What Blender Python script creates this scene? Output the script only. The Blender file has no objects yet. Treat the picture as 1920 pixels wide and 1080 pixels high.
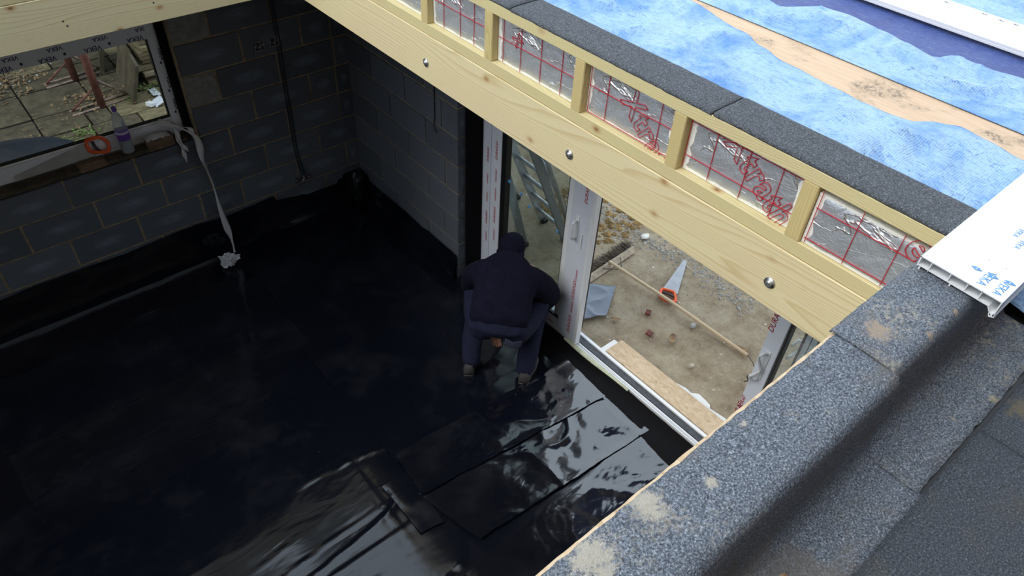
import bpy, bmesh, math, random
from mathutils import Vector, Matrix, noise
random.seed(7)
PI = math.pi
scene = bpy.context.scene
C = scene.collection

# ------------------------------------------------------------------ camera, sky, sun, exposure
cam_data = bpy.data.cameras.new('camera'); cam = bpy.data.objects.new('camera', cam_data); C.objects.link(cam)
cam_data.sensor_width = 36; cam_data.lens = 1356.99 / 1920 * 36; cam_data.clip_start = 0.02; cam_data.clip_end = 300
cam.matrix_world = Matrix(((0.76352469, 0.41254216, -0.49682895, -2.53898),
                           (-0.64421434, 0.54009725, -0.54155595, -4.79617),
                           (0.04492129, 0.73355567, 0.67814316, 3.82298),
                           (0, 0, 0, 1)))
scene.camera = cam

world = bpy.data.worlds.new('sky'); scene.world = world; world.use_nodes = True
wn = world.node_tree; wn.nodes.clear()
wo = wn.nodes.new('ShaderNodeOutputWorld'); wb = wn.nodes.new('ShaderNodeBackground')
wt = wn.nodes.new('ShaderNodeTexCoord'); wsx = wn.nodes.new('ShaderNodeSeparateXYZ'); wr = wn.nodes.new('ShaderNodeValToRGB')
wn.links.new(wt.outputs['Generated'], wsx.inputs[0]); wn.links.new(wsx.outputs['Z'], wr.inputs[0])
wn.links.new(wr.outputs[0], wb.inputs[0]); wn.links.new(wb.outputs[0], wo.inputs[0])
wr.color_ramp.elements[0].position = 0.0; wr.color_ramp.elements[0].color = (.80, .86, .95, 1)
wr.color_ramp.elements[1].position = 0.9; wr.color_ramp.elements[1].color = (.74, .87, 1.0, 1)
wb.inputs[1].default_value = 1.65

sun_d = bpy.data.lights.new('sun', 'SUN'); sun = bpy.data.objects.new('sun', sun_d); C.objects.link(sun)
sun_d.energy = 1.6; sun_d.angle = math.radians(38); sun_d.color = (1.0, .95, .86)
sun.rotation_euler = Vector((-0.85, 0.22, 1.15)).to_track_quat('Z', 'Y').to_euler()

vs = scene.view_settings
vs.view_transform = 'Standard'; vs.look = 'None'; vs.exposure = 0.25; vs.gamma = 1.0; vs.use_curve_mapping = False

# ------------------------------------------------------------------ node helpers
class NT:
    def __init__(s, name):
        s.m = bpy.data.materials.new(name); s.m.use_nodes = True; s.t = s.m.node_tree; s.t.nodes.clear()
        s.out = s.n('ShaderNodeOutputMaterial'); s.b = s.n('ShaderNodeBsdfPrincipled'); s.l(s.b.outputs[0], s.out.inputs[0])
        s.tc = s.n('ShaderNodeTexCoord')
    def n(s, t, **k):
        x = s.t.nodes.new(t)
        for a, v in k.items(): setattr(x, a, v)
        return x
    def l(s, a, b): s.t.links.new(a, b)
    def put(s, x, sock):
        if hasattr(x, 'is_output'): s.l(x, sock)
        else:
            if isinstance(x, (tuple, list)) and len(x) == 3 and sock.type == 'RGBA': x = (*x, 1)
            sock.default_value = x
    def co(s, scale=(1, 1, 1), rot=(0, 0, 0), loc=None, rnd=False):
        m = s.n('ShaderNodeMapping'); s.l(s.tc.outputs['Object'], m.inputs[0])
        m.inputs['Scale'].default_value = scale; m.inputs['Rotation'].default_value = rot
        if loc: m.inputs['Location'].default_value = loc
        if rnd:
            oi = s.n('ShaderNodeObjectInfo'); k = s.math('MULTIPLY', oi.outputs['Random'], 37.0)
            cx = s.n('ShaderNodeCombineXYZ'); s.l(k, cx.inputs[0]); s.l(k, cx.inputs[1]); s.l(k, cx.inputs[2]); s.l(cx.outputs[0], m.inputs['Location'])
        return m.outputs[0]
    def noise(s, v, sc, det=3, rough=.55, dist=0, out=0):
        x = s.n('ShaderNodeTexNoise'); s.l(v, x.inputs['Vector']); x.inputs['Scale'].default_value = sc
        x.inputs['Detail'].default_value = det; x.inputs['Roughness'].default_value = rough; x.inputs['Distortion'].default_value = dist
        return x.outputs[out]
    def voro(s, v, sc, feat='F1', out='Distance'):
        x = s.n('ShaderNodeTexVoronoi', feature=feat); s.l(v, x.inputs['Vector']); x.inputs['Scale'].default_value = sc
        return x.outputs[out]
    def ramp(s, f, *st, interp='LINEAR'):
        r = s.n('ShaderNodeValToRGB'); s.l(f, r.inputs[0]); r.color_ramp.interpolation = interp
        e = r.color_ramp.elements
        while len(e) < len(st): e.new(.5)
        for i, (p, c) in enumerate(st):
            e[i].position = p; e[i].color = (c, c, c, 1) if not isinstance(c, (tuple, list)) else (*c, 1)
        return r.outputs[0]
    def mix(s, f, a, b, mode='MIX'):
        x = s.n('ShaderNodeMix', data_type='RGBA', blend_type=mode)
        s.put(f, x.inputs[0]); s.put(a, x.inputs[6]); s.put(b, x.inputs[7]); return x.outputs[2]
    def math(s, op, a, b=0.0):
        x = s.n('ShaderNodeMath', operation=op); s.put(a, x.inputs[0]); s.put(b, x.inputs[1]); return x.outputs[0]
    def bump(s, h, dist=.002, strength=1, normal=None):
        x = s.n('ShaderNodeBump'); s.l(h, x.inputs['Height']); x.inputs['Distance'].default_value = dist; x.inputs['Strength'].default_value = strength
        if normal is not None: s.l(normal, x.inputs['Normal'])
        return x.outputs[0]
    def fin(s, col=None, rough=None, nor=None, metal=None, **k):
        if col is not None: s.put(col, s.b.inputs['Base Color'])
        if rough is not None: s.put(rough, s.b.inputs['Roughness'])
        if nor is not None: s.l(nor, s.b.inputs['Normal'])
        if metal is not None: s.put(metal, s.b.inputs['Metallic'])
        for a, v in k.items(): s.put(v, s.b.inputs[a.replace('_', ' ')])
        return s.m

def flat(name, col, rough=.5, metal=0.0, var=0.0, bump=0.0, bs=60, **k):
    t = NT(name); v = t.co(rnd=True)
    c = col
    if var: c = t.mix(t.ramp(t.noise(v, bs * .2, 4), (.3, 0.0), (.7, 1.0)), tuple(x * (1 - var) for x in col), tuple(min(1, x * (1 + var)) for x in col))
    nor = t.bump(t.noise(v, bs, 4), bump) if bump else None
    return t.fin(c, rough, nor, metal, **k)

def wood(name, axis, light, dark, ring=26, knot=True, off=(.13, .21, .17), grain=.9):
    t = NT(name); sc = [1, 1, 1]; ai = 'xyz'.index(axis); sc[ai] = .09
    v = t.co(tuple(sc), rnd=True)
    w = t.noise(v, 4.0, 2, .5, out=1)
    vv = t.n('ShaderNodeVectorMath', operation='MULTIPLY_ADD'); t.l(w, vv.inputs[0]); vv.inputs[1].default_value = (.34, .34, .34); t.l(v, vv.inputs[2])
    wv = t.n('ShaderNodeTexWave', wave_type='RINGS', rings_direction=axis.upper(), wave_profile='SAW'); t.l(vv.outputs[0], wv.inputs['Vector'])
    wv.inputs['Scale'].default_value = ring; wv.inputs['Distortion'].default_value = .6; wv.inputs['Detail Scale'].default_value = 3
    g = t.ramp(wv.outputs['Fac'], (.0, .05), (.60, .2), (.92, 1.0), (1.0, .1))
    fine = t.noise(t.co(tuple(6 if i != ai else .35 for i in range(3)), rnd=True), 60, 3)
    c = t.mix(t.math('MULTIPLY', g, grain), light, dark)
    c = t.mix(t.ramp(fine, (.35, .0), (.7, .35)), c, tuple(x * .82 for x in light))
    c = t.mix(t.ramp(t.noise(t.co(rnd=True), 2.2, 2), (.4, 0.0), (.75, .35)), c, tuple(min(1, x * y) for x, y in zip(light, (.9, 1.0, .85))))
    if knot:
        s2 = [8.5, 8.5, 8.5]; s2[ai] = 5.5
        d = t.voro(t.co(tuple(s2), rnd=True), 1.0)
        c = t.mix(t.ramp(d, (.07, .9), (.09, .5), (.17, .0)), c, (.46, .27, .12))
        c = t.mix(t.ramp(d, (.03, .9), (.06, 0.0)), c, (.20, .10, .04))
    return t.fin(c, .62, t.bump(fine, .0006))

# ------------------------------------------------------------------ materials
M = {}
TOP_ = 2.806
PL, PD = (.80, .68, .43), (.62, .45, .22)
M['pine_y'] = wood('pine_along_y', 'y', PL, PD)
M['pine_x'] = wood('pine_along_x', 'x', (.74, .66, .44), (.58, .45, .24))
M['treated_y'] = wood('treated_pine_y', 'y', (.72, .62, .35), (.52, .40, .18), ring=50)
M['treated_x'] = wood('treated_pine_x', 'x', (.68, .60, .36), (.5, .4, .2), ring=50)
M['treated_z'] = wood('treated_pine_z', 'z', (.66, .53, .26), (.48, .35, .14), ring=60, knot=False)
M['pole'] = wood('pole_wood', 'y', (.74, .57, .38), (.55, .40, .25), ring=70, knot=False)
M['oldwood'] = wood('weathered_wood', 'y', (.32, .25, .17), (.16, .12, .08), ring=60, knot=False)

t = NT('concrete_block'); v = t.co(rnd=True); lc = t.co()
rad = t.n('ShaderNodeVectorMath', operation='LENGTH'); t.l(t.co((1.9, 1.5, 2.6)), rad.inputs[0])
streak = t.noise(t.co((3, 3, 12), (0, .5, .4), rnd=True), 2.2, 5, .7, 1.2)
sm = t.math('MULTIPLY', t.ramp(rad.outputs['Value'], (.25, 1.0), (.95, 0.0)), t.ramp(streak, (.38, 0.0), (.56, 1.0)))
oi = t.n('ShaderNodeObjectInfo')
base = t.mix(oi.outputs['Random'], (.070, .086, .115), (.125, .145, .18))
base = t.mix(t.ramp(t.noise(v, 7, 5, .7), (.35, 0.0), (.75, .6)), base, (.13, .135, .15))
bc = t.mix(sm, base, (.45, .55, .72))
M['block'] = t.fin(bc, .8, t.bump(t.noise(v, 60, 4, .7), .006))
M['block_pale'] = flat('pale_block', (.25, .25, .25), .9, var=.25, bump=.01, bs=30)
M['mortar'] = flat('mortar', (.30, .235, .155), .95, var=.35, bump=.006, bs=90)
M['dpc'] = flat('black_damp_proof', (.003, .003, .004), .75, bump=.003, bs=20, Specular_IOR_Level=.15)

def poly(name, sx, sy, rough=.07, big=.0018, ior=1.6):
    t = NT(name); v = t.co()
    n1 = t.noise(t.co((sx, sy, 1)), 3.0, 2, .5, 1.2); n2 = t.noise(t.co((sx, sy, 1)), 11, 2, .5, .6)
    b = t.bump(n1, big * 1.6); b = t.bump(n2, big * .22, normal=b)
    dust = t.ramp(t.noise(v, 2.2, 6, .7), (.5, 0.0), (.8, .05))
    c = t.mix(dust, (.0035, .0045, .0085), (.25, .25, .27))
    sp = t.ramp(t.voro(t.co(), 9.0), (.012, 1.0), (.022, 0.0))
    sel = t.ramp(t.noise(v, 5, 1), (.56, 0.0), (.6, 1.0))
    c = t.mix(t.math('MULTIPLY', sp, sel), c, (.30, .29, .27))
    r = t.ramp(t.noise(v, 5, 5, .65), (.3, rough), (.75, rough + .09))
    return t.fin(c, r, b, IOR=ior)
M['poly'] = poly('black_polythene', .55, 1.7)
M['poly_b'] = poly('black_polythene_creased', .9, 1.3, .06, .007, 2.1)
M['poly_matt'] = flat('matt_polythene', (.003, .004, .006), .4, bump=.004, bs=12)
M['poly_fold'] = flat('polythene_edge', (.02, .024, .032), .25)

t = NT('mineral_felt'); v = t.co()
sp = t.noise(v, 250, 3, .8)
c = t.ramp(sp, (.33, (.022, .027, .037)), (.48, (.105, .125, .158)), (.60, (.25, .29, .35)), (.72, (.62, .65, .70)))
st = t.ramp(t.noise(v, 5.5, 6, .72), (.50, 0.0), (.64, .6)); st2 = t.ramp(t.noise(t.co(loc=(4, 8, 2)), 3.2, 7, .75), (.55, 0.0), (.66, .8))
c = t.mix(st, c, (.16, .14, .115)); c = t.mix(t.math('MULTIPLY', st2, t.ramp(t.noise(v, 90, 3), (.45, 0.0), (.6, 1.0))), c, (.46, .42, .33))
lf = t.ramp(t.voro(v, 13), (.02, 1.0), (.05, 0.0)); sel = t.ramp(t.noise(v, 6, 1), (.58, 0.0), (.62, 1.0))
c = t.mix(t.math('MULTIPLY', lf, sel), c, (.5, .44, .33))
def stain_at(t, c, pts, col, sc=(1, 1, 1)):
    for (x, y, z, r) in pts:
        mp = t.n('ShaderNodeMapping'); t.l(t.n('ShaderNodeNewGeometry').outputs['Position'], mp.inputs[0]); mp.inputs['Location'].default_value = (-x * sc[0], -y * sc[1], -z * sc[2]); mp.inputs['Scale'].default_value = sc
        ln_ = t.n('ShaderNodeVectorMath', operation='LENGTH'); t.l(mp.outputs[0], ln_.inputs[0])
        d = t.math('ADD', t.math('DIVIDE', ln_.outputs['Value'], r), t.math('MULTIPLY', t.noise(t.co(), 62, 6, .85), 2.6))
        c = t.mix(t.ramp(t.math('MULTIPLY', d, .5), (.80, .85), (.98, 0.0)), c, col)
    return c
c = stain_at(t, c, [(-2.08, -4.505, TOP_, .07), (-1.95, -4.50, TOP_, .05), (-1.84, -4.54, TOP_, .022), (-1.70, -4.50, TOP_, .012)], (.50, .46, .38))
c = stain_at(t, c, [(-1.22, -4.60, TOP_, .018), (-1.11, -4.60, TOP_, .014), (-1.30, -4.53, TOP_, .05)], (.40, .31, .22))
c = stain_at(t, c, [(-1.13, -4.715, 2.575, .012), (-1.00, -4.75, 2.575, .02), (-1.03, -4.735, 2.575, .012)], (.46, .40, .27))
M['felt'] = t.fin(c, .75, t.bump(sp, .0035))
t = NT('deck_felt'); v = t.co(); sp = t.noise(v, 240, 3, .8)
c = t.ramp(sp, (.34, (.014, .017, .024)), (.5, (.048, .057, .072)), (.62, (.105, .12, .145)), (.76, (.36, .38, .41)))
c = t.mix(t.ramp(t.noise(v, 4.5, 6, .7), (.52, 0.0), (.72, .4)), c, (.10, .085, .055))
pk = t.math('MULTIPLY', t.ramp(t.voro(t.co(loc=(1, 2, 0)), 22), (.05, 1.0), (.10, 0.0)), t.ramp(t.noise(v, 9, 1), (.58, 0.0), (.62, 1.0)))
c = t.mix(pk, c, (.42, .36, .25))
c = stain_at(t, c, [(-.98, -4.80, 2.577, .05), (-1.02, -4.79, 2.577, .02)], (.13, .11, .07))
M['deck'] = t.fin(c, .7, t.bump(sp, .0035))
t = NT('strip_felt'); v = t.co(); sp = t.noise(v, 240, 3, .85)
c = t.ramp(sp, (.34, (.02, .023, .03)), (.5, (.075, .085, .10)), (.64, (.19, .21, .24)), (.76, (.55, .57, .6)))
M['felt_strip'] = t.fin(c, .8, t.bump(sp, .0035))
M['bitumen'] = flat('bitumen_edge', (.012, .011, .012), .5)

t = NT('foil'); v = t.co()
cr = t.noise(v, 14, 5, .6, .8); wr_ = t.math('MULTIPLY', t.ramp(t.noise(t.co((1, .6, 1.6)), 7, 4, .45, .3), (.490, 0.0), (.5, 1.0), (.510, 0.0)), t.ramp(t.noise(t.co(loc=(3, 1, 5)), 6, 1), (.38, 0.0), (.46, 1.0)))
b = t.bump(cr, .006); b = t.bump(wr_, .006, normal=b); b = t.bump(t.noise(v, 140, 3), .0012, normal=b)
sp = t.ramp(t.noise(v, 120, 2, .8), (.68, 0.0), (.72, .8))
c = t.mix(sp, (.64, .68, .74), (.95, .96, .98)); c = t.mix(wr_, c, (.92, .94, .97))
M['foil'] = t.fin(c, .42, b, .68)
M['foam_edge'] = flat('foam_board_edge', (.85, .84, .78), .9, bump=.002, bs=120)
M['red_ink'] = flat('red_ink', (.50, .015, .035), .5)
M['red_print'] = flat('red_print', (.42, .03, .05), .5)
M['navy_print'] = flat('navy_print', (.02, .025, .10), .5)
M['blue_print'] = flat('blue_print', (.10, .30, .62), .5)
M['upvc'] = flat('white_upvc', (.80, .82, .84), .28)
M['upvc_film'] = flat('filmed_upvc', (.70, .73, .82), .25, var=.04)
M['upvc_lifted'] = flat('lifted_filmed_upvc', (.80, .84, .92), .3)  # copy of the filmed upvc, colour brightened for backlit door parts
M['white_panel'] = flat('white_panel', (.86, .87, .88), .35)
M['gasket'] = flat('black_gasket', (.008, .008, .009), .4)
M['dark_track'] = flat('dark_track', (.055, .06, .07), .55, var=.4, bs=200)
M['steel'] = flat('galvanised_steel', (.55, .57, .6), .35, .9, var=.15)
M['alu'] = flat('aluminium', (.60, .62, .65), .38, .85, var=.12)
M['alu_grey'] = flat('grey_aluminium', (.33, .35, .37), .45, .6)
M['rust_red'] = flat('rusty_red_paint', (.20, .075, .055), .7, var=.4, bump=.003)
M['rust_pale'] = flat('worn_pink_paint', (.36, .26, .22), .75, var=.4)
t = NT('clear_glass'); t.t.nodes.remove(t.b)
gl = t.n('ShaderNodeBsdfGlossy'); gl.inputs['Roughness'].default_value = .01; tr = t.n('ShaderNodeBsdfTransparent'); tr.inputs[0].default_value = (.86, .89, .88, 1)
fr = t.n('ShaderNodeLayerWeight'); pw = t.math('POWER', fr.outputs['Facing'], 4.0); pf = t.math('ADD', t.math('MULTIPLY', pw, .7), .05); ms = t.n('ShaderNodeMixShader')
t.l(pf, ms.inputs[0]); t.l(tr.outputs[0], ms.inputs[1]); t.l(gl.outputs[0], ms.inputs[2]); t.l(ms.outputs[0], t.out.inputs[0])
M['glass'] = t.m
M['bottle'] = NT('bottle_plastic').fin((.75, .80, .85), .08, Transmission_Weight=.75, IOR=1.25)
M['water'] = flat('water_in_bottle', (.45, .55, .60), .05, Transmission_Weight=.6, IOR=1.33)
M['purple'] = flat('purple_label', (.13, .06, .36), .4)
M['label_white'] = flat('label_white', (.55, .5, .65), .4)

def tarp(name, a, b, c3):
    t = NT(name); v = t.co()
    wv = t.noise(t.co((34, 5, 20), (0, 0, -.25)), 4.5, 4, .7, .5)
    w2 = t.noise(t.co((5, 38, 20), (0, 0, .2)), 3.5, 3, .7, .4)
    bigm = t.noise(v, 2.6, 5, .65, .8)
    c = t.mix(t.ramp(bigm, (.36, 0.0), (.54, 1.0)), b, a)
    c = t.mix(t.ramp(wv, (.54, 0.0), (.64, .75)), c, c3)
    c = t.mix(t.ramp(w2, (.60, 0.0), (.68, .45)), c, c3)
    # woven ribs
    w1 = t.n('ShaderNodeTexWave', bands_direction='Y'); t.l(v, w1.inputs['Vector']); w1.inputs['Scale'].default_value = 40
    nb = t.bump(wv, .004); nb = t.bump(t.noise(v, 16, 3, .6, 1.5), .010, normal=nb); nb = t.bump(w1.outputs['Fac'], .0006, normal=nb)
    return t.fin(c, .42, nb)
M['tarp'] = tarp('light_blue_tarp', (.37, .57, .83), (.13, .32, .74), (.10, .24, .58))  # darker blues paint the shade of folds into the colour
M['tarp_navy'] = tarp('navy_tarp', (.035, .075, .30), (.02, .045, .24), (.16, .20, .36))

t = NT('plywood'); v = t.co()
c = t.mix(t.ramp(t.noise(t.co((9, .8, 1)), 6, 4), (.35, 0.0), (.7, 1.0)), (.62, .44, .29), (.72, .53, .37))
c = t.mix(t.math('MULTIPLY', t.ramp(t.noise(v, 3.6, 4, .6), (.52, 0.0), (.62, 1.0)), t.ramp(t.noise(v, 75, 3, .7), (.48, .25), (.56, .9))), c, (.22, .17, .12))
M['ply'] = t.fin(c, .7)
t = NT('osb'); v = t.co()
f = t.voro(t.co((1, .45, 1), (0, 0, .5)), 60, out='Color'); f2 = t.voro(t.co((.45, 1, 1), (0, 0, .3)), 55, out='Color')
bw = t.n('ShaderNodeSeparateColor'); t.l(f, bw.inputs[0]); bw2 = t.n('ShaderNodeSeparateColor'); t.l(f2, bw2.inputs[0])
c = t.mix(bw.outputs[0], (.52, .37, .22), (.70, .55, .38)); c = t.mix(t.math('MULTIPLY', bw2.outputs[0], .6), c, (.62, .46, .30))
c = t.mix(t.ramp(t.noise(v, 45, 4), (.62, 0.0), (.72, .6)), c, (.30, .18, .08))
M['osb'] = t.fin(c, .8, t.bump(bw.outputs[1], .001))
M['poly_styrene'] = flat('white_insulation', (.88, .88, .86), .8, bump=.002, bs=100)
M['foam_green'] = flat('pale_sealing_foam', (.55, .58, .42), .8, var=.3, bump=.01, bs=30)

t = NT('dirt'); v = t.co()
n = t.noise(v, 4.0, 10, .74)
c = t.ramp(n, (.30, (.22, .155, .095)), (.48, (.40, .32, .215)), (.62, (.50, .42, .30)), (.80, (.60, .53, .42)))
c = t.mix(t.ramp(t.noise(v, 130, 3, .8), (.66, 0.0), (.72, .9)), c, (.72, .68, .60))
c = t.mix(t.ramp(t.noise(v, 60, 4, .8), (.62, 0.0), (.72, .7)), c, (.13, .09, .055))
M['dirt'] = t.fin(c, .95, t.bump(t.noise(v, 30, 8, .75), .02))
M['pebble'] = flat('pebbles', (.42, .37, .29), .85, var=.4, bs=200)
M['pebble_grey'] = flat('grey_gravel', (.36, .34, .31), .85, var=.5, bs=200)
M['ochre'] = flat('ochre_sand', (.34, .22, .085), .95, var=.4, bump=.02, bs=60)
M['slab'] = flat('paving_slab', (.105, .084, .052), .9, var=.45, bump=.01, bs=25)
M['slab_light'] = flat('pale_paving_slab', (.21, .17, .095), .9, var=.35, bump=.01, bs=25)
M['soil'] = flat('soil', (.05, .04, .028), .95, bump=.02, bs=30)
M['brick'] = flat('red_brick', (.16, .05, .04), .9, var=.3, bump=.006)
M['brick_brown'] = flat('brown_brick', (.17, .11, .075), .95, var=.4, bump=.01)
M['ledge_mortar'] = flat('dark_ledge_mortar', (.07, .055, .038), .95, var=.5, bump=.01, bs=60)
M['stone_white'] = flat('white_stone', (.75, .73, .66), .8)
M['stone_grey'] = flat('grey_stone', (.42, .42, .40), .85, var=.2)
M['leaf_brown'] = flat('dry_leaf', (.30, .19, .10), .8, var=.4)
M['leaf_green'] = flat('green_leaf', (.16, .25, .05), .6, var=.4)
M['broom_wood'] = flat('dusty_broom_wood', (.40, .33, .25), .9, var=.3, bs=120)
M['bristle'] = flat('grey_bristles', (.20, .16, .13), .9, var=.4)
M['orange'] = flat('orange_plastic', (.80, .11, .02), .4)
M['dark_grip'] = flat('dark_grip', (.06, .04, .05), .6)
M['blade'] = flat('saw_blade', (.34, .35, .37), .45, .5, var=.1)
M['grey_film'] = flat('grey_plastic_sheet', (.14, .17, .22), .28, bump=.004, bs=14)
M['tape'] = flat('masking_tape', (.55, .55, .58), .6, bump=.002, bs=60)
M['jacket'] = flat('navy_fleece', (.0065, .0065, .017), .95, var=.2, bump=.003, bs=120, Specular_IOR_Level=.1)
M['trousers'] = flat('navy_trousers', (.010, .012, .032), .9, var=.2, bump=.003, bs=90, Specular_IOR_Level=.2)
M['pocket'] = flat('pocket_cloth', (.022, .025, .055), .9)
M['skin'] = flat('skin', (.42, .20, .14), .5)
M['hair'] = flat('dark_hair', (.02, .015, .012), .8)
M['shoe'] = flat('dark_shoe', (.035, .03, .03), .8)
M['sole'] = flat('grey_sole', (.22, .21, .20), .8)
M['denim'] = flat('dark_blue_cloth', (.009, .013, .022), .7, var=.5, bump=.02, bs=8)
M['ceiling'] = flat('ceiling_board', (.20, .16, .11), .9, var=.2)
M['plaster'] = flat('rough_render', (.30, .29, .27), .9, var=.2, bump=.006)
M['wire'] = flat('black_cable', (.02, .02, .022), .5)
M['beige_wire'] = flat('beige_wire', (.35, .31, .24), .6)

# ------------------------------------------------------------------ object helpers
def link(name, me, mat=None, parent=None):
    o = bpy.data.objects.new(name, me); C.objects.link(o)
    if mat is not None and me is not None: me.materials.append(M[mat] if isinstance(mat, str) else mat)
    if parent is not None: o.parent = parent
    return o
def tag(o, label, cat, group=None):
    o['label'] = label; o['category'] = cat
    if group: o['group'] = group
    return o
def thing(name, label, cat, loc=(0, 0, 0), group=None):
    o = bpy.data.objects.new(name, None); C.objects.link(o); o.location = loc; o.empty_display_size = .05
    return tag(o, label, cat, group)
def struct(o): o['kind'] = 'structure'; return o
def stuff(o): o['kind'] = 'stuff'; return o
def me_of(bm, name='mesh', smooth=False):
    me = bpy.data.meshes.new(name); bm.to_mesh(me); bm.free()
    if smooth:
        for p in me.polygons: p.use_smooth = True
    return me
def rel(parent, lst):  # world point -> parent local (parents are unrotated empties)
    return Vector(lst) - (parent.location if parent is not None else Vector())
def box(name, a, b, mat, parent=None, bev=.0015, rot=None, root=None):
    """axis aligned box between corners a and b, world coordinates; origin at its centre"""
    a, b = Vector(a), Vector(b); c = (a + b) / 2; s = Vector([abs(q) for q in (b - a)])
    bm = bmesh.new(); bmesh.ops.create_cube(bm, size=1); bmesh.ops.scale(bm, vec=s, verts=bm.verts)
    if bev: bmesh.ops.bevel(bm, geom=list(bm.edges), offset=min(bev, min(s) * .4), segments=1, affect='EDGES')
    o = link(name, me_of(bm, name), mat, parent)
    o.location = c - (root if root is not None else wloc(parent))
    if rot: o.rotation_euler = rot
    return o
def wloc(p):
    v = Vector()
    while p is not None: v += p.location; p = p.parent
    return v
def tube_bm(bm, pts, r, seg=8, cap=True):
    pts = [Vector(p) for p in pts]; rs = r if isinstance(r, (list, tuple)) else [r] * len(pts); rings = []
    up = Vector((.03, .05, 1))
    for i, p in enumerate(pts):
        d = (pts[min(i + 1, len(pts) - 1)] - pts[max(i - 1, 0)]).normalized()
        u = up if abs(d.dot(up.normalized())) < .95 else Vector((1, .1, 0))
        s = d.cross(u).normalized(); w = s.cross(d).normalized()
        rings.append([bm.verts.new(p + (s * math.cos(2 * PI * k / seg) + w * math.sin(2 * PI * k / seg)) * rs[i]) for k in range(seg)])
    for a, b in zip(rings, rings[1:]):
        for k in range(seg): bm.faces.new((a[k], a[(k + 1) % seg], b[(k + 1) % seg], b[k]))
    if cap: bm.faces.new(rings[0][::-1]); bm.faces.new(rings[-1])
def tube(name, pts, r, mat, parent=None, seg=8, smooth=True):
    w = wloc(parent); base = Vector(pts[0]); bm = bmesh.new(); tube_bm(bm, [Vector(p) - base for p in pts], r, seg)
    o = link(name, me_of(bm, name, smooth), mat, parent); o.location = base - w; return o
def bezier_pts(pts, n=6):
    pts = [Vector(p) for p in pts]; out = []
    for i in range(len(pts) - 1):
        p0 = pts[max(i - 1, 0)]; p1 = pts[i]; p2 = pts[i + 1]; p3 = pts[min(i + 2, len(pts) - 1)]
        for k in range(n):
            t = k / n
            out.append(.5 * ((2 * p1) + (-p0 + p2) * t + (2 * p0 - 5 * p1 + 4 * p2 - p3) * t * t + (-p0 + 3 * p1 - 3 * p2 + p3) * t ** 3))
    return out + [pts[-1]]
def lathe(name, prof, mat, parent, loc, seg=20, rot=None):
    bm = bmesh.new(); rings = []
    for r, z in prof: rings.append([bm.verts.new((r * math.cos(2 * PI * k / seg), r * math.sin(2 * PI * k / seg), z)) for k in range(seg)])
    for a, b in zip(rings, rings[1:]):
        for k in range(seg): bm.faces.new((a[k], a[(k + 1) % seg], b[(k + 1) % seg], b[k]))
    bm.faces.new(rings[0][::-1]); bm.faces.new(rings[-1])
    o = link(name, me_of(bm, name, True), mat, parent); o.location = Vector(loc) - wloc(parent)
    if rot: o.rotation_euler = rot
    return o
def prism(name, poly2d, frame, thick, mat, parent=None, bev=0.0):
    """extrude a 2-D outline; frame = (origin, xdir, ydir); thickness along x cross y"""
    o0, xd, yd = [Vector(q) for q in frame]; nz = xd.cross(yd).normalized(); bm = bmesh.new()
    a = [bm.verts.new(xd * p[0] + yd * p[1]) for p in poly2d]; b = [bm.verts.new(xd * p[0] + yd * p[1] + nz * thick) for p in poly2d]
    n = len(a); bm.faces.new(a[::-1]); bm.faces.new(b)
    for i in range(n): bm.faces.new((a[i], a[(i + 1) % n], b[(i + 1) % n], b[i]))
    bmesh.ops.recalc_face_normals(bm, faces=bm.faces)
    if bev: bmesh.ops.bevel(bm, geom=list(bm.edges), offset=bev, segments=1, affect='EDGES')
    o = link(name, me_of(bm, name), mat, parent); o.location = o0 - wloc(parent); return o
def fbm(x, y, z=0.0, o=3):
    return noise.fractal(Vector((x, y, z)), .6, 2.0, o)
def grid(name, fn, nu, nv, mat, parent=None, thick=0, smooth=True):
    vs_, fs = [], []
    for i in range(nu + 1):
        for j in range(nv + 1): vs_.append(Vector(fn(i / nu, j / nv)))
    c = sum(vs_, Vector()) / len(vs_)
    for i in range(nu):
        for j in range(nv):
            a = i * (nv + 1) + j; fs.append((a, a + nv + 1, a + nv + 2, a + 1))
    me = bpy.data.meshes.new(name); me.from_pydata([tuple(p - c) for p in vs_], [], fs); me.update()
    if smooth:
        for p in me.polygons: p.use_smooth = True
    o = link(name, me, mat, parent); o.location = c - wloc(parent)
    if thick:
        m = o.modifiers.new('s', 'SOLIDIFY'); m.thickness = thick; m.offset = -1
    return o
def blob(name, loc, r, mat, parent=None, seed=0, sc=(1, 1, .6), sub=1, rough=.35):
    bm = bmesh.new(); bmesh.ops.create_icosphere(bm, subdivisions=sub, radius=1)
    for vx in bm.verts:
        k = 1 + rough * noise.noise(vx.co * 1.6 + Vector((seed * 3.1, seed, 7))); vx.co = Vector((vx.co.x * sc[0] * k, vx.co.y * sc[1] * k, vx.co.z * sc[2] * k)) * r
    o = link(name, me_of(bm, name), mat, parent); o.location = Vector(loc) - wloc(parent); return o
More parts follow.
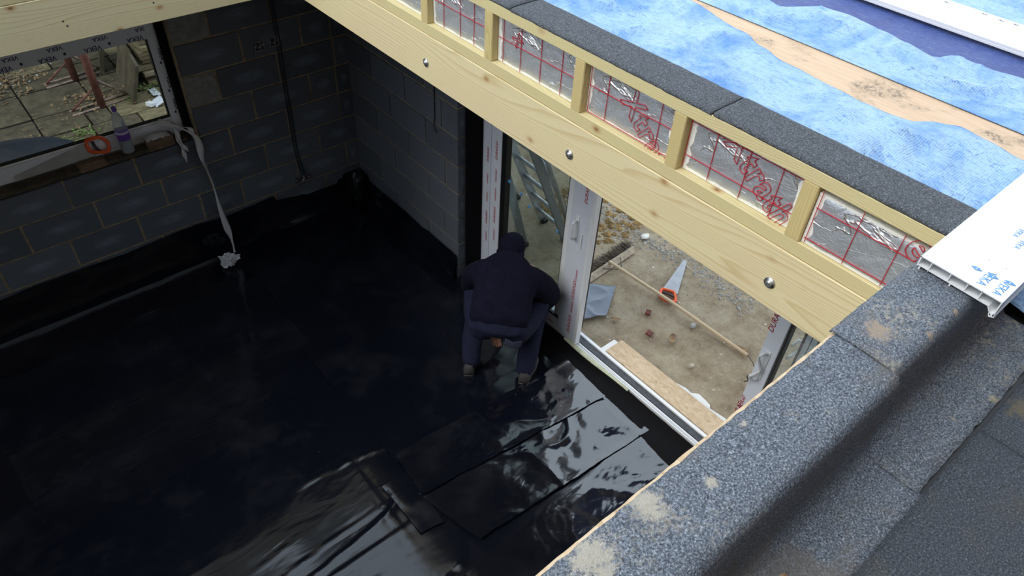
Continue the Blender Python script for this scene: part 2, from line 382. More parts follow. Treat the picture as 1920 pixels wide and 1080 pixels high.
def text(name, s, org, xd, yd, size, mat, parent, outline=0.0, depth=.0004, sx=1.0, shear=0.0, lift=.0008, fat=0.0):
    cu = bpy.data.curves.new('t', 'FONT'); cu.body = s; cu.size = 1; cu.shear = shear; cu.offset = fat; cu.space_character = 1.0 if not outline else 1.12
    if outline: cu.fill_mode = 'NONE'; cu.bevel_depth = outline / size; cu.bevel_resolution = 0; cu.resolution_u = 3
    else: cu.extrude = depth / size; cu.resolution_u = 3
    o = bpy.data.objects.new('t', cu); C.objects.link(o); bpy.context.view_layer.update()
    me = bpy.data.meshes.new_from_object(o.evaluated_get(bpy.context.evaluated_depsgraph_get())); bpy.data.objects.remove(o); bpy.data.curves.remove(cu)
    me.materials.clear(); xd, yd = Vector(xd).normalized(), Vector(yd).normalized(); nz = xd.cross(yd).normalized()
    for vx in me.vertices:
        c = vx.co.copy(); vx.co = xd * c.x * size * sx + yd * c.y * size + nz * (c.z * size + lift)
    o = link(name, me, mat, parent); o.location = Vector(org) - wloc(parent); return o

# ------------------------------------------------------------------ geometry constants (metres; x = away from the side wall's room face, y = along it, z up)
B0 = .12                        # height of mortar bed 0 above the membrane
BED = lambda k: B0 + .225 * k
XB, YB = -.854, -1.06           # room faces of the right-hand and far kerbs
YK = -4.478                     # inner edge of the near kerb
ZB = 2.30                       # underside of the beams
DECK = 2.57; TOP = 2.80

# ------------------------------------------------------------------ ground outside
def gz(x, y): return -.115 + .012 * fbm(x * 1.5, y * 1.5, 1) + .006 * fbm(x * 7, y * 7, 4)
g = grid('ground', lambda u, v: (.33 + 3.4 * u, -5.2 + 6.2 * v, gz(.33 + 3.4 * u, -5.2 + 6.2 * v)), 130, 200, 'dirt'); struct(g)
def far_fn(u, v): return (-30 + 60 * u, -30 + 60 * v, -.16)
struct(grid('ground', far_fn, 4, 4, 'dirt'))
# subfloor slab below the membrane
fl = struct(box('floor', (-5.2, -6.6, -.12), (.0, 0.0, -.02), 'plaster', bev=0))

# ------------------------------------------------------------------ block walls
def unit_block(seed):
    bm = bmesh.new(); bmesh.ops.create_cube(bm, size=1); bmesh.ops.bevel(bm, geom=list(bm.edges), offset=.012, segments=1, affect='EDGES')
    for vx in bm.verts: vx.co += Vector([random.uniform(-.004, .004) for _ in range(3)])
    return me_of(bm, 'block')
BLK = [unit_block(i) for i in range(4)]
for m_ in BLK: m_.materials.append(M['block'])
BLKP = unit_block(9); BLKP.materials.append(M['block_pale'])
def block(a, b, parent, pale=False):
    a, b = Vector(a), Vector(b); o = bpy.data.objects.new('block', BLKP if pale else random.choice(BLK)); C.objects.link(o)
    o.parent = parent; o.location = (a + b) / 2 - wloc(parent) ; o.scale = [abs(q) for q in (b - a)]
    o.location += Vector((random.uniform(-.0015, .0015), random.uniform(-.0015, .0015), 0))
    return o
J = .0075
def wall_back():
    w = struct(box('wall_back', (-5.2, .008, -.12), (.1, .10, 1.012), 'mortar', bev=0))
    def seg(a, b): return box('mortar_bed', a, b, 'mortar', w, bev=0)
    seg((-1.25, .008, 1.012), (.1, .10, 2.5)); seg((-5.2, .008, 1.012), (-3.3, .10, 2.5)); seg((-3.3, .008, 2.1), (-1.25, .10, 2.5))
    cols = {-1: [-.115, -.565, -1.015], 0: [-.336, -.786, -1.24], 1: [-.115, -.565, -1.032, -1.355, -1.808, -2.258, -2.708], 2: [-.336, -.79, -1.246, -1.578, -2.03, -2.4815],
            3: [-.125, -.57, -1.021, -1.25, -1.70, -2.15], 4: [-.125, -.346, -.80], 5: [-.115, -.565, -1.02], 6: [-.12, -.355, -.805], 7: [-.10, -.55, -.988], 8: [-.33, -.80], 9: [-.1, -.55, -1.0]}
    for k, js in cols.items():
        z0, z1 = BED(k) + J, BED(k + 1) - J
        if z1 > 2.49: z1 = 2.49
        js = [0.0] + js
        lim = -5.2 if k < 4 else -1.25
        while js[-1] - .45 > lim: js.append(js[-1] - .45)
        js.append(lim)
        for q, (x1, x0) in enumerate(zip(js, js[1:])):
            if x1 - x0 < .04: continue
            g1 = .010 if k in (4, 5, 6, 7) else J
            block((x0 + g1, 0, z0 if k > 3 else z0), (x1 - (J if q else 0), .09, z1), w, pale=(k in (5, 7) and x0 < -1.2))
    return w
wb_ = wall_back()
def wall_side():
    w = struct(box('wall_side', (.008, -1.392, -.12), (.1, .1, 2.5), 'mortar', bev=0))
    cols = {-1: [-.345, -.79, -1.23], 0: [-.12, -.573, -1.02], 1: [-.345, -.79, -1.232], 2: [-.14, -.592, -1.044], 3: [-.357, -.80, -1.252], 4: [-.115, -.565, -1.027], 5: [-.33, -.78, -1.221],
            6: [-.12, -.57, -1.02], 7: [-.345, -.79, -1.24], 8: [-.12, -.57, -1.02], 9: [-.345, -.79, -1.24]}
    for k, js in cols.items():
        z0, z1 = BED(k) + J, min(BED(k + 1) - J, 2.49)
        js = [0.0] + js + [-1.4]
        for q, (y1, y0) in enumerate(zip(js, js[1:])):
            last = abs(y0 + 1.4) < 1e-6
            block((0, y0 + (0 if last else J), z0), (.085, y1 - J if q else y1, z1), w, pale=False)
    # outer leaf and reveal closer
    box('outer_leaf', (.2, -1.40, -.3), (.32, .35, 2.5), 'plaster', w, bev=0)
    box('cavity_closer', (.066, -1.425, -.1), (.2, -1.40, 2.4), 'dpc', w)
    box('door_head', (.0, -5.3, 2.12), (.32, -1.40, 2.5), 'plaster', w, bev=0)
    box('outer_pier', (.0, -6.6, -.3), (.32, -5.25, 2.5), 'plaster', w, bev=0)
    box('door_step_wall', (.2, -5.3, -.3), (.32, -1.40, -.03), 'plaster', w, bev=0)
    return w
ws_ = wall_side()
o = struct(box('wall_back_outer', (-5.2, .2, -.3), (.32, .32, 1.03), 'plaster', bev=0)); o.name = 'wall_outer'
box('outer_leaf', (-5.2, .2, 2.1), (.32, .32, 2.5), 'plaster', o, bev=0); box('outer_leaf', (-1.25, .2, 1.03), (.2, .32, 2.1), 'plaster', o, bev=0)
box('outer_leaf', (-5.2, .2, 1.03), (-3.3, .32, 2.1), 'plaster', o, bev=0)
struct(box('wall_left', (-5.35, -6.7, -.12), (-5.2, .3, 2.5), 'plaster', bev=0))
struct(box('wall_front', (-5.2, -6.7, -.12), (.32, -6.6, 2.5), 'plaster', bev=0))

# ceiling / roof build-up round the opening (opening x -4.3..XB, y YK..YB)
ce = struct(box('ceiling', (XB + .1, -6.7, 2.32), (.45, .5, 2.55), 'ceiling', bev=0))
box('ceiling_board', (-5.35, YB + .1, 2.32), (XB + .1, 1.15, 2.55), 'ceiling', ce, bev=0)  # eaves deepened past the back wall to block sky through the window
box('ceiling_board', (-5.35, -6.7, 2.32), (XB + .1, YK - .15, 2.55), 'ceiling', ce, bev=0)
box('ceiling_board', (-5.35, YK - .15, 2.32), (-4.4, YB + .1, 2.55), 'ceiling', ce, bev=0)

hw = struct(box('wall_house_blocker', (-6.5, -5.75, 2.6), (2.6, -5.45, 7.4), 'brick_brown', bev=0))  # unseen house wall, added close by to darken the kerb and deck

def conifer(label, x, y, h, r, seed):  # unseen trees, added to keep bright sky out of the floor reflections
    t_ = thing('sky_blocker_tree', label, 'tree', (x, y, -.16), 'unseen trees added to block sky')
    tube('trunk', [(x, y, -.16), (x, y, h * .8)], [.25, .06], 'oldwood', t_, 8)
    bm = bmesh.new(); N_, K = 26, 34; rings = []
    for k in range(K):
        z = .6 + (h - .6) * k / (K - 1); rr = r * (1 - .75 * (k / (K - 1)) ** 1.6) + .05
        rings.append([bm.verts.new(((rr * (1 + .28 * noise.noise(Vector((math.cos(a) * 2, math.sin(a) * 2, z * .9 + seed))) + .12 * (k % 2))) * math.cos(a), (rr * (1 + .28 * noise.noise(Vector((math.cos(a) * 2, math.sin(a) * 2, z * .9 + seed))) + .12 * (k % 2))) * math.sin(a), z)) for a in [2 * PI * q / N_ for q in range(N_)]])
    for p, q in zip(rings, rings[1:]):
        for k in range(N_): bm.faces.new((p[k], p[(k + 1) % N_], q[(k + 1) % N_], q[k]))
    bm.faces.new(rings[0][::-1]); bm.faces.new(rings[-1])
    link('foliage', me_of(bm, 'foliage'), 'evergreen', t_); return t_
M['evergreen'] = flat('evergreen_foliage', (.022, .032, .014), .9, var=.6, bump=.2, bs=6)
for q_, (x_, lab) in enumerate(((-7.2, 'leftmost'), (-4.4, 'second from the left'), (-1.7, 'third from the left'), (1.0, 'rightmost'))):
    conifer('unseen dark conifer added to block sky, ' + lab + ' of the row', x_, 6.7, 18.5, 1.7, q_ * 4.7)

# ------------------------------------------------------------------ window in the back wall
win = struct(thing('window_1', 'x', 'x', (-2.3, .1, 1.05)))
for k_ in ('label', 'category'): del win[k_]
WX0, WX1 = -3.25, -1.30
box('frame_head', (WX0, .09, 1.74), (WX1, .16, 1.86), 'upvc_film', win)
box('frame_sill', (WX0, .09, 1.06), (WX1, .16, 1.165), 'upvc_film', win)
box('glazing_bead', (WX0, .098, 1.165), (WX1 - .06, .14, 1.178), 'upvc', win)
box('gasket', (WX0, .1, 1.178), (WX1 - .06, .135, 1.184), 'gasket', win)
box('frame_jamb', (WX1 - .06, .088, 1.06), (WX1, .16, 1.86), 'upvc_film', win)
box('gasket', (WX1 - .068, .1, 1.178), (WX1 - .06, .135, 1.74), 'gasket', win)
box('frame_jamb', (WX0 - .06, .088, 1.06), (WX0, .16, 1.86), 'upvc_film', win)
box('glass', (WX0, .115, 1.17), (WX1 - .06, .119, 1.745), 'glass', win, bev=0)
box('cavity_closer', (WX1 + .002, .055, 1.03), (WX1 + .05, .2, 2.1), 'dpc', win)
box('window_lintel', (WX0, .03, 1.87), (WX1, .2, 2.1), 'plaster', win, bev=0)
for i, px in enumerate((-2.72, -2.46, -2.20, -1.96, -1.70, -1.445)):
    text('printed_word', 'VEKA', (px + .065, .0895, 1.748 + .004), (-1, 0, 0), (0, 0, -1), .042, 'navy_print', win, lift=.0003, fat=.012).location.z += .020
    text('printed_word', 'VEKA', (px + .115, .0895, 1.822), (-1, 0, 0), (0, 0, -1), .036, 'navy_print', win, lift=.0003, fat=.012)
    prism('printed_mark', [(0, .012), (.010, 0), (0, -.012), (-.010, 0)], ((px + .115, .0888, 1.768), (1, 0, 0), (0, 0, 1)), .0006, 'navy_print', win)
for pz in (1.24, 1.40, 1.60):
    text('printed_word', 'VEKA', (-1.318, .0870, pz + .07), (0, 0, -1), (1, 0, 0), .034, 'navy_print', win, lift=.0010, fat=.012)
    prism('printed_mark', [(0, .011), (.009, 0), (0, -.011), (-.009, 0)], ((-1.322, .0868, pz - .03), (1, 0, 0), (0, 0, 1)), .0006, 'navy_print', win)

# ------------------------------------------------------------------ patio door
door = struct(thing('door_1', 'x', 'x', (.2, -3.2, 0)))
for k_ in ('label', 'category'): del door[k_]
# outer jamb, two filmed faces
fj = box('frame_jamb', (.20, -1.555, .03), (.32, -1.428, 2.1), 'upvc_film', door)
box('frame_lip', (.193, -1.52, .03), (.2, -1.50, 2.1), 'upvc_film', door); box('frame_groove', (.196, -1.562, .03), (.21, -1.555, 2.1), 'gasket', door)
def stile(name, x0, x1, y0, y1, z0, z1, mat='upvc_film'): return box(name, (x0, y0, z0), (x1, y1, z1), mat, door, bev=.004)
# left sliding leaf
sl = [stile('leaf_stile', .185, .245, -1.640, -1.562, .075, 2.08), stile('leaf_stile', .185, .245, -2.50, -2.325, .075, 2.08)]
box('leaf_edge_lip', (.18, -2.525, .075), (.225, -2.50, 2.08), 'upvc', door)
box('leaf_edge_gasket', (.225, -2.515, .20), (.25, -2.50, 2.08), 'gasket', door)
box('bottom_rail', (.185, -2.325, .075), (.245, -1.640, .165), 'upvc_film', door)
box('glazing_bead', (.205, -2.325, .165), (.245, -2.272, 2.0), 'upvc', door); box('gasket', (.21, -2.272, .165), (.235, -2.262, 2.0), 'gasket', door)
box('gasket', (.19, -1.685, .165), (.24, -1.640, 2.0), 'gasket', door)
box('gasket', (.19, -2.325, .165), (.215, -1.68, .182), 'gasket', door)
box('glass', (.218, -2.265, .17), (.222, -1.68, 2.0), 'glass', door, bev=0)
# left fixed panel behind
box('leaf_stile', (.262, -2.36, .05), (.315, -2.28, 2.08), 'upvc_lifted', door); box('leaf_stile', (.262, -1.60, .05), (.315, -1.555, 2.08), 'upvc_lifted', door)
box('bottom_rail', (.262, -2.28, .05), (.315, -1.60, .12), 'upvc', door); box('glass', (.288, -2.28, .12), (.292, -1.60, 2.0), 'glass', door, bev=0)
# right sliding leaf and the fixed panel behind
stile('leaf_stile', .185, .245, -3.855, -3.765, .075, 2.08, 'upvc_lifted'); box('gasket', (.19, -3.868, .165), (.24, -3.855, 2.0), 'gasket', door)
stile('leaf_stile', .185, .245, -4.95, -4.85, .075, 2.08); box('bottom_rail', (.185, -4.85, .075), (.245, -3.865, .165), 'upvc_film', door)
box('glass', (.218, -4.85, .17), (.222, -3.865, 2.0), 'glass', door, bev=0)
box('leaf_stile', (.262, -3.985, .05), (.315, -3.915, 2.08), 'upvc_lifted', door); box('leaf_stile', (.262, -5.2, .05), (.315, -5.1, 2.08), 'upvc_lifted', door)
box('gasket', (.258, -3.925, .05), (.264, -3.913, 2.08), 'gasket', door); box('gasket', (.258, -3.998, .05), (.264, -3.985, 2.08), 'gasket', door)
box('gasket', (.2585, -3.955, .05), (.264, -3.952, 2.08), 'gasket', door)
box('bottom_rail', (.262, -5.1, .05), (.315, -3.985, .12), 'upvc', door); box('glass', (.288, -5.1, .12), (.292, -3.99, 2.0), 'glass', door, bev=0)
box('frame_head', (.2, -5.25, 2.06), (.32, -1.42, 2.13), 'upvc_film', door)
box('frame_jamb', (.2, -5.25, .03), (.32, -5.19, 2.1), 'upvc_film', door)
# threshold track
tr_ = box('threshold', (.19, -5.2, -.03), (.325, -1.555, .030), 'upvc_lifted', door)
box('track_rail', (.198, -5.2, .030), (.206, -1.56, .062), 'upvc', door); box('track_rail', (.226, -5.2, .030), (.233, -1.56, .058), 'white_panel', door)
box('track_gasket', (.236, -5.2, .030), (.243, -1.56, .045), 'gasket', door)
box('track_channel', (.252, -5.2, .030), (.300, -1.56, .040), 'dark_track', door); box('track_rail', (.302, -5.2, .030), (.325, -1.56, .050), 'white_panel', door)
# handles
def dhandle(z, x, y, s=1):
    h = box('handle_plate', (x - .004, y - .014, z - .10), (x, y + .014, z + .10), 'upvc', door)
    tube('handle_grip', bezier_pts([(x, y, z - .062), (x - .030 * s, y, z - .068), (x - .045 * s, y, z - .045), (x - .046 * s, y, z), (x - .045 * s, y, z + .045), (x - .030 * s, y, z + .068), (x, y, z + .062)]), .0085, 'upvc', h)
    return h
dhandle(1.03, .185, -2.395)
box('lock_bar', (.178, -2.452, .90), (.185, -2.438, 1.02), 'upvc', door)
h = box('handle_plate', (.179, -3.825, .90), (.185, -3.795, 1.12), 'upvc', door)
tube('handle_grip', bezier_pts([(.18, -3.81, 1.10), (.15, -3.80, 1.115), (.135, -3.79, 1.09), (.145, -3.80, 1.05), (.155, -3.815, 1.0), (.14, -3.80, .965), (.13, -3.785, .94), (.15, -3.80, .91), (.18, -3.81, .92)]), .0085, 'upvc', h)
tube('handle_cord', bezier_pts([(.16, -3.79, .93), (.15, -3.765, .91), (.155, -3.775, .88), (.16, -3.757, .85)]), .003, 'wire', h)
tube('handle_grip', bezier_pts([(.24, -3.885, 1.19), (.29, -3.89, 1.20), (.31, -3.90, 1.17), (.31, -3.90, 1.12), (.29, -3.89, 1.09), (.24, -3.885, 1.10)]), .009, 'upvc', door)
# red print on the protective film
RP = 'DURAFLEX'
for z, s in ((1.20, .030), (1.02, .022), (.86, .022), (.66, .030), (.50, .022)):
    text('printed_word', RP, (.1845, -1.602, z - .08), (0, 0, 1), (0, 1, 0), s, 'red_print', door, shear=.2, fat=.01)
    text('printed_word', RP, (.1922, -1.499, z - .15), (0, 0, 1), (0, 1, 0), s * .8, 'red_print', door, shear=.2, fat=.01)
for z, s in ((.52, .036), (.40, .022), (.20, .036), (.70, .018), (1.32, .036)):
    text('printed_word', RP, (.1845, -2.452, z - .07), (0, 0, 1), (0, 1, 0), s, 'red_print', door, shear=.2, fat=.01)
text('printed_word', RP, (.1845, -2.08, .092), (0, -1, 0), (0, 0, 1), .042, 'red_print', door, shear=.2, fat=.01)
for z, s in ((1.24, .045), (.62, .034), (.52, .045)):
    text('printed_word', RP[:5], (.1845, -3.79, z), (0, 0, 1), (0, 1, 0), s, 'red_print', door, shear=.2, fat=.01)
for y_, z_ in ((-1.70, .98), (-1.83, .95), (-1.92, .90), (-2.2, .86), (-1.83, .40), (-1.92, .36)):
    box('glass_tab', (.212, y_ - .009, z_), (.2175, y_ + .009, z_ + .02), 'blue_print', door, bev=0)
tag(grid('sealing_foam', lambda u, v: (.168 + .022 * v - .008 * math.sin(u * 5) * (1 - v), -2.42 - .62 * u, .070 - .010 * (1 - v) + .002 * fbm(u * 20, v * 2, 3)), 50, 4, 'foam_green', thick=.004), 'pale ragged foam strip along the inside of the door threshold', 'foam strip')

# ------------------------------------------------------------------ near and right-hand and far roof kerbs
bolt_mesh = None
def bolt(parent, loc, normal='-x'):
    o = lathe('bolt', [(.019, 0), (.019, .003), (.010, .003), (.010, .008), (.006, .011)], 'steel', parent, loc, 12)
    o.rotation_euler = (0, -PI / 2, 0) if normal == '-x' else (PI / 2, 0, 0); return o
# right-hand side
bm_ = thing('joist_beam', 'long pale pine beam with bolt heads along the right side of the opening', 'beam', (XB, -2.8, ZB))
box('board', (XB, YK - .10, ZB), (XB + .045, YB + .05, ZB + .217), 'pine_y', bm_, bev=.002); box('board', (XB + .046, YK - .10, ZB), (XB + .091, YB + .05, ZB + .217), 'pine_y', bm_, bev=.002)
for y in (-1.41, -2.319, -3.228, -4.106): bolt(bm_, (XB - .0005, y, 2.39))
tag(box('sole_plate', (XB + .003, YK - .10, 2.519), (XB + .098, YB, 2.566), 'treated_y', bev=.002), 'flat timber plate lying on the right beam under the studs', 'timber')
tag(box('top_plate', (XB, YK - .10, 2.755), (XB + .098, YB, 2.797), 'treated_y', bev=.002), 'timber rail along the top of the foil panels, under the felt strip', 'timber')
studs = [-1.44, -1.88, -2.315, -2.738, -3.226, -3.662, -4.115]
which = ['farthest from the camera', 'sixth from the white cill', 'fifth from the white cill', 'at the left of the panel with only an X printed', 'between the plain panel and the first red word', 'between the two red printed words', 'nearest the white cill, beside the last foil panel']
for y, w_ in zip(studs, which):
    tag(box('stud', (XB + .001, y - .024, 2.566), (XB + .090, y + .024, 2.755), 'treated_z', bev=.003), 'short upright timber stud ' + w_, 'timber', 'studs of the right kerb')
edges = [YB] + studs + [YK - .10]
def grid_lines(parent, y0, y1, xf, zs, ys):
    for z in zs:
        if z: box('printed_line', (xf - .0012, y0 + .006, z - .0008), (xf + .001, y1 - .006, z + .0008), 'red_ink', parent, bev=0)
    for y in ys: box('printed_line', (xf - .0012, y - .0008, 2.574), (xf + .001, y + .0008, 2.748), 'red_ink', parent, bev=0)
wl = ['crumpled foil insulation panel at the top edge of the picture', 'second foil insulation panel from the far corner', 'foil insulation panel left of the one with the letter corner', 'dull foil insulation panel with white crinkles in its top corner', 'foil insulation panel with part of a red letter X at its top left', 'foil insulation panel with red outlined Xtrath beside the X corner panel', 'foil insulation panel with red outlined Xtratherm between two studs', 'foil insulation panel under the end of the white cill']
fr = (XB + .032)
foils = []
for i, (a, b) in enumerate(zip(edges, edges[1:])):
    y1, y0 = a - (.026 if i else 0), b + (.026 if i < 7 else 0)
    p = thing('insulation_board', wl[i], 'insulation board', (XB, (y0 + y1) / 2, 2.566), 'foil boards of the right kerb')
    lastb = (i == 7)
    zt = 2.735 if lastb else 2.752
    x0 = XB + (.012 if lastb else .030)
    box('foam_core', (x0 + .0015, y0, 2.568), (XB + .09, y1, zt), 'foam_edge', p, bev=0)
    def ff(u, v, x0=x0, y0=y0, y1=y1, zt=zt, i=i):
        e = min(u, 1 - u, v, 1 - v); r_ = .004 * max(0, 1 - e * 14)
        return (x0 - .0005 + r_ + .0016 * fbm(u * 5, v * 3, i * 3), y0 + .003 + (y1 - y0 - .006) * u, 2.571 + (zt - 2.573) * v)
    grid('foil_face', ff, 36, 16, 'foil', p)
    foils.append((p, x0 - .0035, y0, y1))
gl_y = {3: [], 4: [-2.80, -2.90, -3.01, -3.12, -3.19], 5: [-3.262, -3.345, -3.573], 6: [-3.692, -3.79, -3.908, -4.018], 7: [-4.152, -4.270, -4.383], 2: [-2.42, -2.53, -2.62]}
for i, ys in gl_y.items():
    p, xf, y0, y1 = foils[i]; grid_lines(p, y0, y1, xf, {7: (2.69, 2.588), 6: (2.735, 2.62), 5: (2.672, 2.545 + .03), 4: (2.665,), 3: (2.67,), 2: (2.66,)}[i], ys)
RX = Vector((0, -.79, -.62)).normalized(); RY = Vector((0, -.62, .79)).normalized()
def xt(i, s, org_y, org_z, size, ang, sx=.82):
    p, xf, _, _ = foils[i]; d = Vector((0, -math.cos(ang), -math.sin(ang))); u = Vector((0, -math.sin(ang), math.cos(ang)))
    return text('printed_word', s, (xf + .0005, org_y, org_z), d, u, size, 'red_ink', p, outline=.0015, sx=sx, lift=.001, fat=.022)
xt(5, 'Xtrat', -3.405, 2.678, .122, .72, .84)
xt(6, 'Xtrath', -3.815, 2.722, .122, .62, .80)
xt(4, 'X', -2.85, 2.69, .066, .9)
xt(7, 'e', -4.385, 2.715, .13, .62)
# roof felt on the right kerb
def felt_r(u, v, y0, y1, lift):
    y = y0 + (y1 - y0) * u; prof = [(XB + .004, TOP - .004), (XB + .002, TOP + .002), (XB + .03, TOP + .004), (XB + .14, TOP + .004), (XB + .155, TOP), (XB + .160, TOP - .03), (XB + .163, DECK + .03), (XB + .19, DECK + .004), (XB + .26, DECK + .002)]
    f = v * (len(prof) - 1); k = min(int(f), len(prof) - 2); q = f - k
    return (prof[k][0] * (1 - q) + prof[k + 1][0] * q + .0015 * fbm(y * 12, v * 3, 5), y, prof[k][1] * (1 - q) + prof[k + 1][1] * q + lift + .001 * fbm(y * 9, v * 5, 2))
tag(grid('roofing_felt', lambda u, v: felt_r(u, v, YK - .10, -3.772, .003), 60, 16, 'felt_strip', thick=.004), 'grey mineral felt strip on the right kerb between the cill and the lap joint', 'roofing felt', 'felt strips')
tag(grid('roofing_felt', lambda u, v: felt_r(u, v, -3.765, -2.862, 0), 60, 16, 'felt_strip', thick=.004), 'grey mineral felt strip on the right kerb beside the light blue tarpaulin, middle length', 'roofing felt', 'felt strips')
tag(grid('roofing_felt', lambda u, v: felt_r(u, v, -2.858, YB + .16, .002), 60, 16, 'felt_strip', thick=.004), 'grey mineral felt strip at the far end of the right kerb', 'roofing felt', 'felt strips')
tag(box('kerb_board', (XB + .010, -5.0 + .45, TOP - .0025), (XB + .155, YB + .15, TOP + .0005), 'bitumen', bev=0), 'thin dark board edge showing under the felt on the right kerb', 'board')
tag(box('kerb_backing', (XB + .10, YK, DECK - .02), (XB + .15, YB + .15, 2.795), 'osb', bev=0), 'board closing the outer side of the right kerb', 'board')

# far side
bm2 = thing('joist_beam', 'pale pine beam across the top left corner above the window', 'beam', (-2.5, YB, ZB))
box('board', (-4.4, YB, ZB), (XB, YB + .045, ZB + .205), 'pine_x', bm2, bev=.002); box('board', (-4.4, YB + .046, ZB), (XB, YB + .091, ZB + .205), 'pine_x', bm2, bev=.002)
for x, z in ((-1.965, 2.395), (-1.955, 2.372), (-1.56, 2.392)):
    k = lathe('nail_head', [(.0045, 0), (.0045, .001), (.002, .0015)], 'dark_grip', bm2, (x, YB - .0003, z), 8); k.rotation_euler = (PI / 2, 0, 0)
tag(box('sole_plate', (-4.4, YB + .002, 2.507), (XB, YB + .095, 2.566), 'treated_x', bev=.002), 'flat timber plate on top of the far beam at the top left', 'timber')
tag(box('top_plate', (-4.4, YB + .002, 2.755), (XB, YB + .095, 2.797), 'treated_x', bev=.002), 'upper timber rail of the far kerb above the window beam', 'timber')
tag(box('kerb_backing', (-4.4, YB + .05, 2.566), (XB, YB + .12, 2.755), 'foam_edge', bev=0), 'insulation filling the far kerb', 'board')
tag(box('kerb_backing', (-4.4, YB + .02, 2.797), (XB + .15, YB + .15, TOP + .004), 'felt_strip', bev=0), 'felted top of the far kerb', 'board')
# left end of the opening
tag(box('joist_beam', (-4.5, YK - .1, ZB), (-4.4, YB + .1, 2.797), 'pine_y'), 'pine beam closing the left end of the roof opening', 'beam')

# near side: timber kerb wrapped in felt
tag(box('kerb_timber', (-4.4, YK - .126, ZB), (XB + .1, YK - .003, TOP - .014), 'pine_x', bev=.002), 'timber core of the near felt-covered kerb', 'timber')
def lip(u, v):
    x = -4.4 + (XB + .08 + 4.4) * u; return (x, YK + .006 + .0015 * fbm(x * 14, 0, 3) - .030 * v, TOP - .001 + .0006 * fbm(x * 30, v, 2))
tag(grid('board_edge', lip, 300, 4, 'osb', thick=-.010), 'ragged pale timber edge showing beside the felt of the near kerb', 'board')
KP = [(.0, .002), (.0, .006), (.05, .0065), (.118, .0055), (.130, .001), (.138, -.012), (.142, -.06), (.145, -.17), (.152, -.205), (.168, -.224), (.20, -.2275), (.285, -.2285)]
def felt_n(u, v, x0, x1, off, lift, seed, rag=.004):
    x = x0 + (x1 - x0) * u; f = v * (len(KP) - 1); k = min(int(f), len(KP) - 2); q = f - k
    d = KP[k][0] * (1 - q) + KP[k + 1][0] * q; z = KP[k][1] * (1 - q) + KP[k + 1][1] * q
    e = rag * fbm(x * 11, seed, 1) if v < .12 else .0008 * fbm(x * 6, v * 6, seed)
    if v > .97: e += .003 * fbm(x * 20, seed, 6)
    return (x, YK - off - d + e, TOP + z + lift + .0012 * fbm(x * 7, v * 4, seed))
tag(grid('roofing_felt', lambda u, v: felt_n(u, v, -4.4, -1.366, .005, .0, 1, .005), 300, 33, 'felt', thick=.004), 'weathered grey felt wrapping the near kerb, longer left-hand length', 'roofing felt', 'felt over the near kerb')
tag(grid('roofing_felt', lambda u, v: felt_n(u, v, -1.372, XB + .16, -.006, .0045, 2, .003), 80, 33, 'felt', thick=.004), 'grey felt at the kerb corner beneath the white cill, lapped over its neighbour', 'roofing felt', 'felt over the near kerb')
tag(grid('roofing_felt', lambda u, v: (-5.3 + 4.2 * u, -4.765 - 2 * v + (.003 * fbm(u * 90, 0, 4) if v == 0 else 0), DECK + .006 + .0012 * fbm(u * 20, v * 12, 3)), 160, 60, 'deck', thick=.004), 'dark roof felt lying flat in the bottom right corner, cut edge beside the kerb', 'roofing felt', 'flat deck felt')
tag(grid('roofing_felt', lambda u, v: (-1.11 + 1.6 * u, -4.768 - 2 * v + (.003 * fbm(u * 40, 0, 5) if v == 0 else 0), DECK + .0075 + .0012 * fbm(u * 9, v * 12, 3)), 60, 60, 'deck', thick=.004), 'dark roof felt lying flat at the right edge of the picture', 'roofing felt', 'flat deck felt')
rd = struct(box('roof_deck', (-5.35, -6.75, 2.55), (.5, YK - .12, DECK), 'bitumen', bev=0)); box('deck_board', (XB + .12, YK - .12, 2.55), (.5, .5, DECK), 'bitumen', rd, bev=0)
box('deck_board', (-5.35, YB + .12, 2.55), (XB + .12, 1.15, DECK), 'bitumen', rd, bev=0); box('deck_board', (-5.35, YK - .12, 2.55), (-4.45, YB + .12, DECK), 'bitumen', rd, bev=0)  # first board covers the deepened eaves, added to block sky
# stains / crumbs of the deck
def leafm(name, loc, s, mat, label, cat, rz, group=None, curl=.3):
    def f(u, v):
        a = (u - .5) * 2; b = (v - .5) * 2; w = .5 * math.sqrt(max(0, 1 - a * a)) + .02
        x, y = a * s, b * s * w; return (x * math.cos(rz) - y * math.sin(rz) + loc[0], x * math.sin(rz) + y * math.cos(rz) + loc[1], loc[2] + .001 + s * curl * (a * a * .5 + b * b * .4) + s * .1 * fbm(u * 4, v * 4, s * 99))
    o = grid(name, f, 8, 6, mat, thick=.0008); return tag(o, label, cat, group)
leafm('dead_leaf', (-1.75, -4.693, DECK + .01), .022, 'leaf_brown', 'curled brown dead leaf on the roof felt at the bottom edge', 'leaf', .3)
for n_, (x, y, z, r) in enumerate([(-2.02, -4.535, TOP + .012, .005), (-1.73, -4.55, TOP + .01, .003), (-1.30, -4.72, DECK + .008, .004), (-1.14, -4.725, DECK + .008, .005), (-1.27, -4.79, DECK + .01, .004), (-1.60, -4.52, TOP + .01, .003)]):
    pass

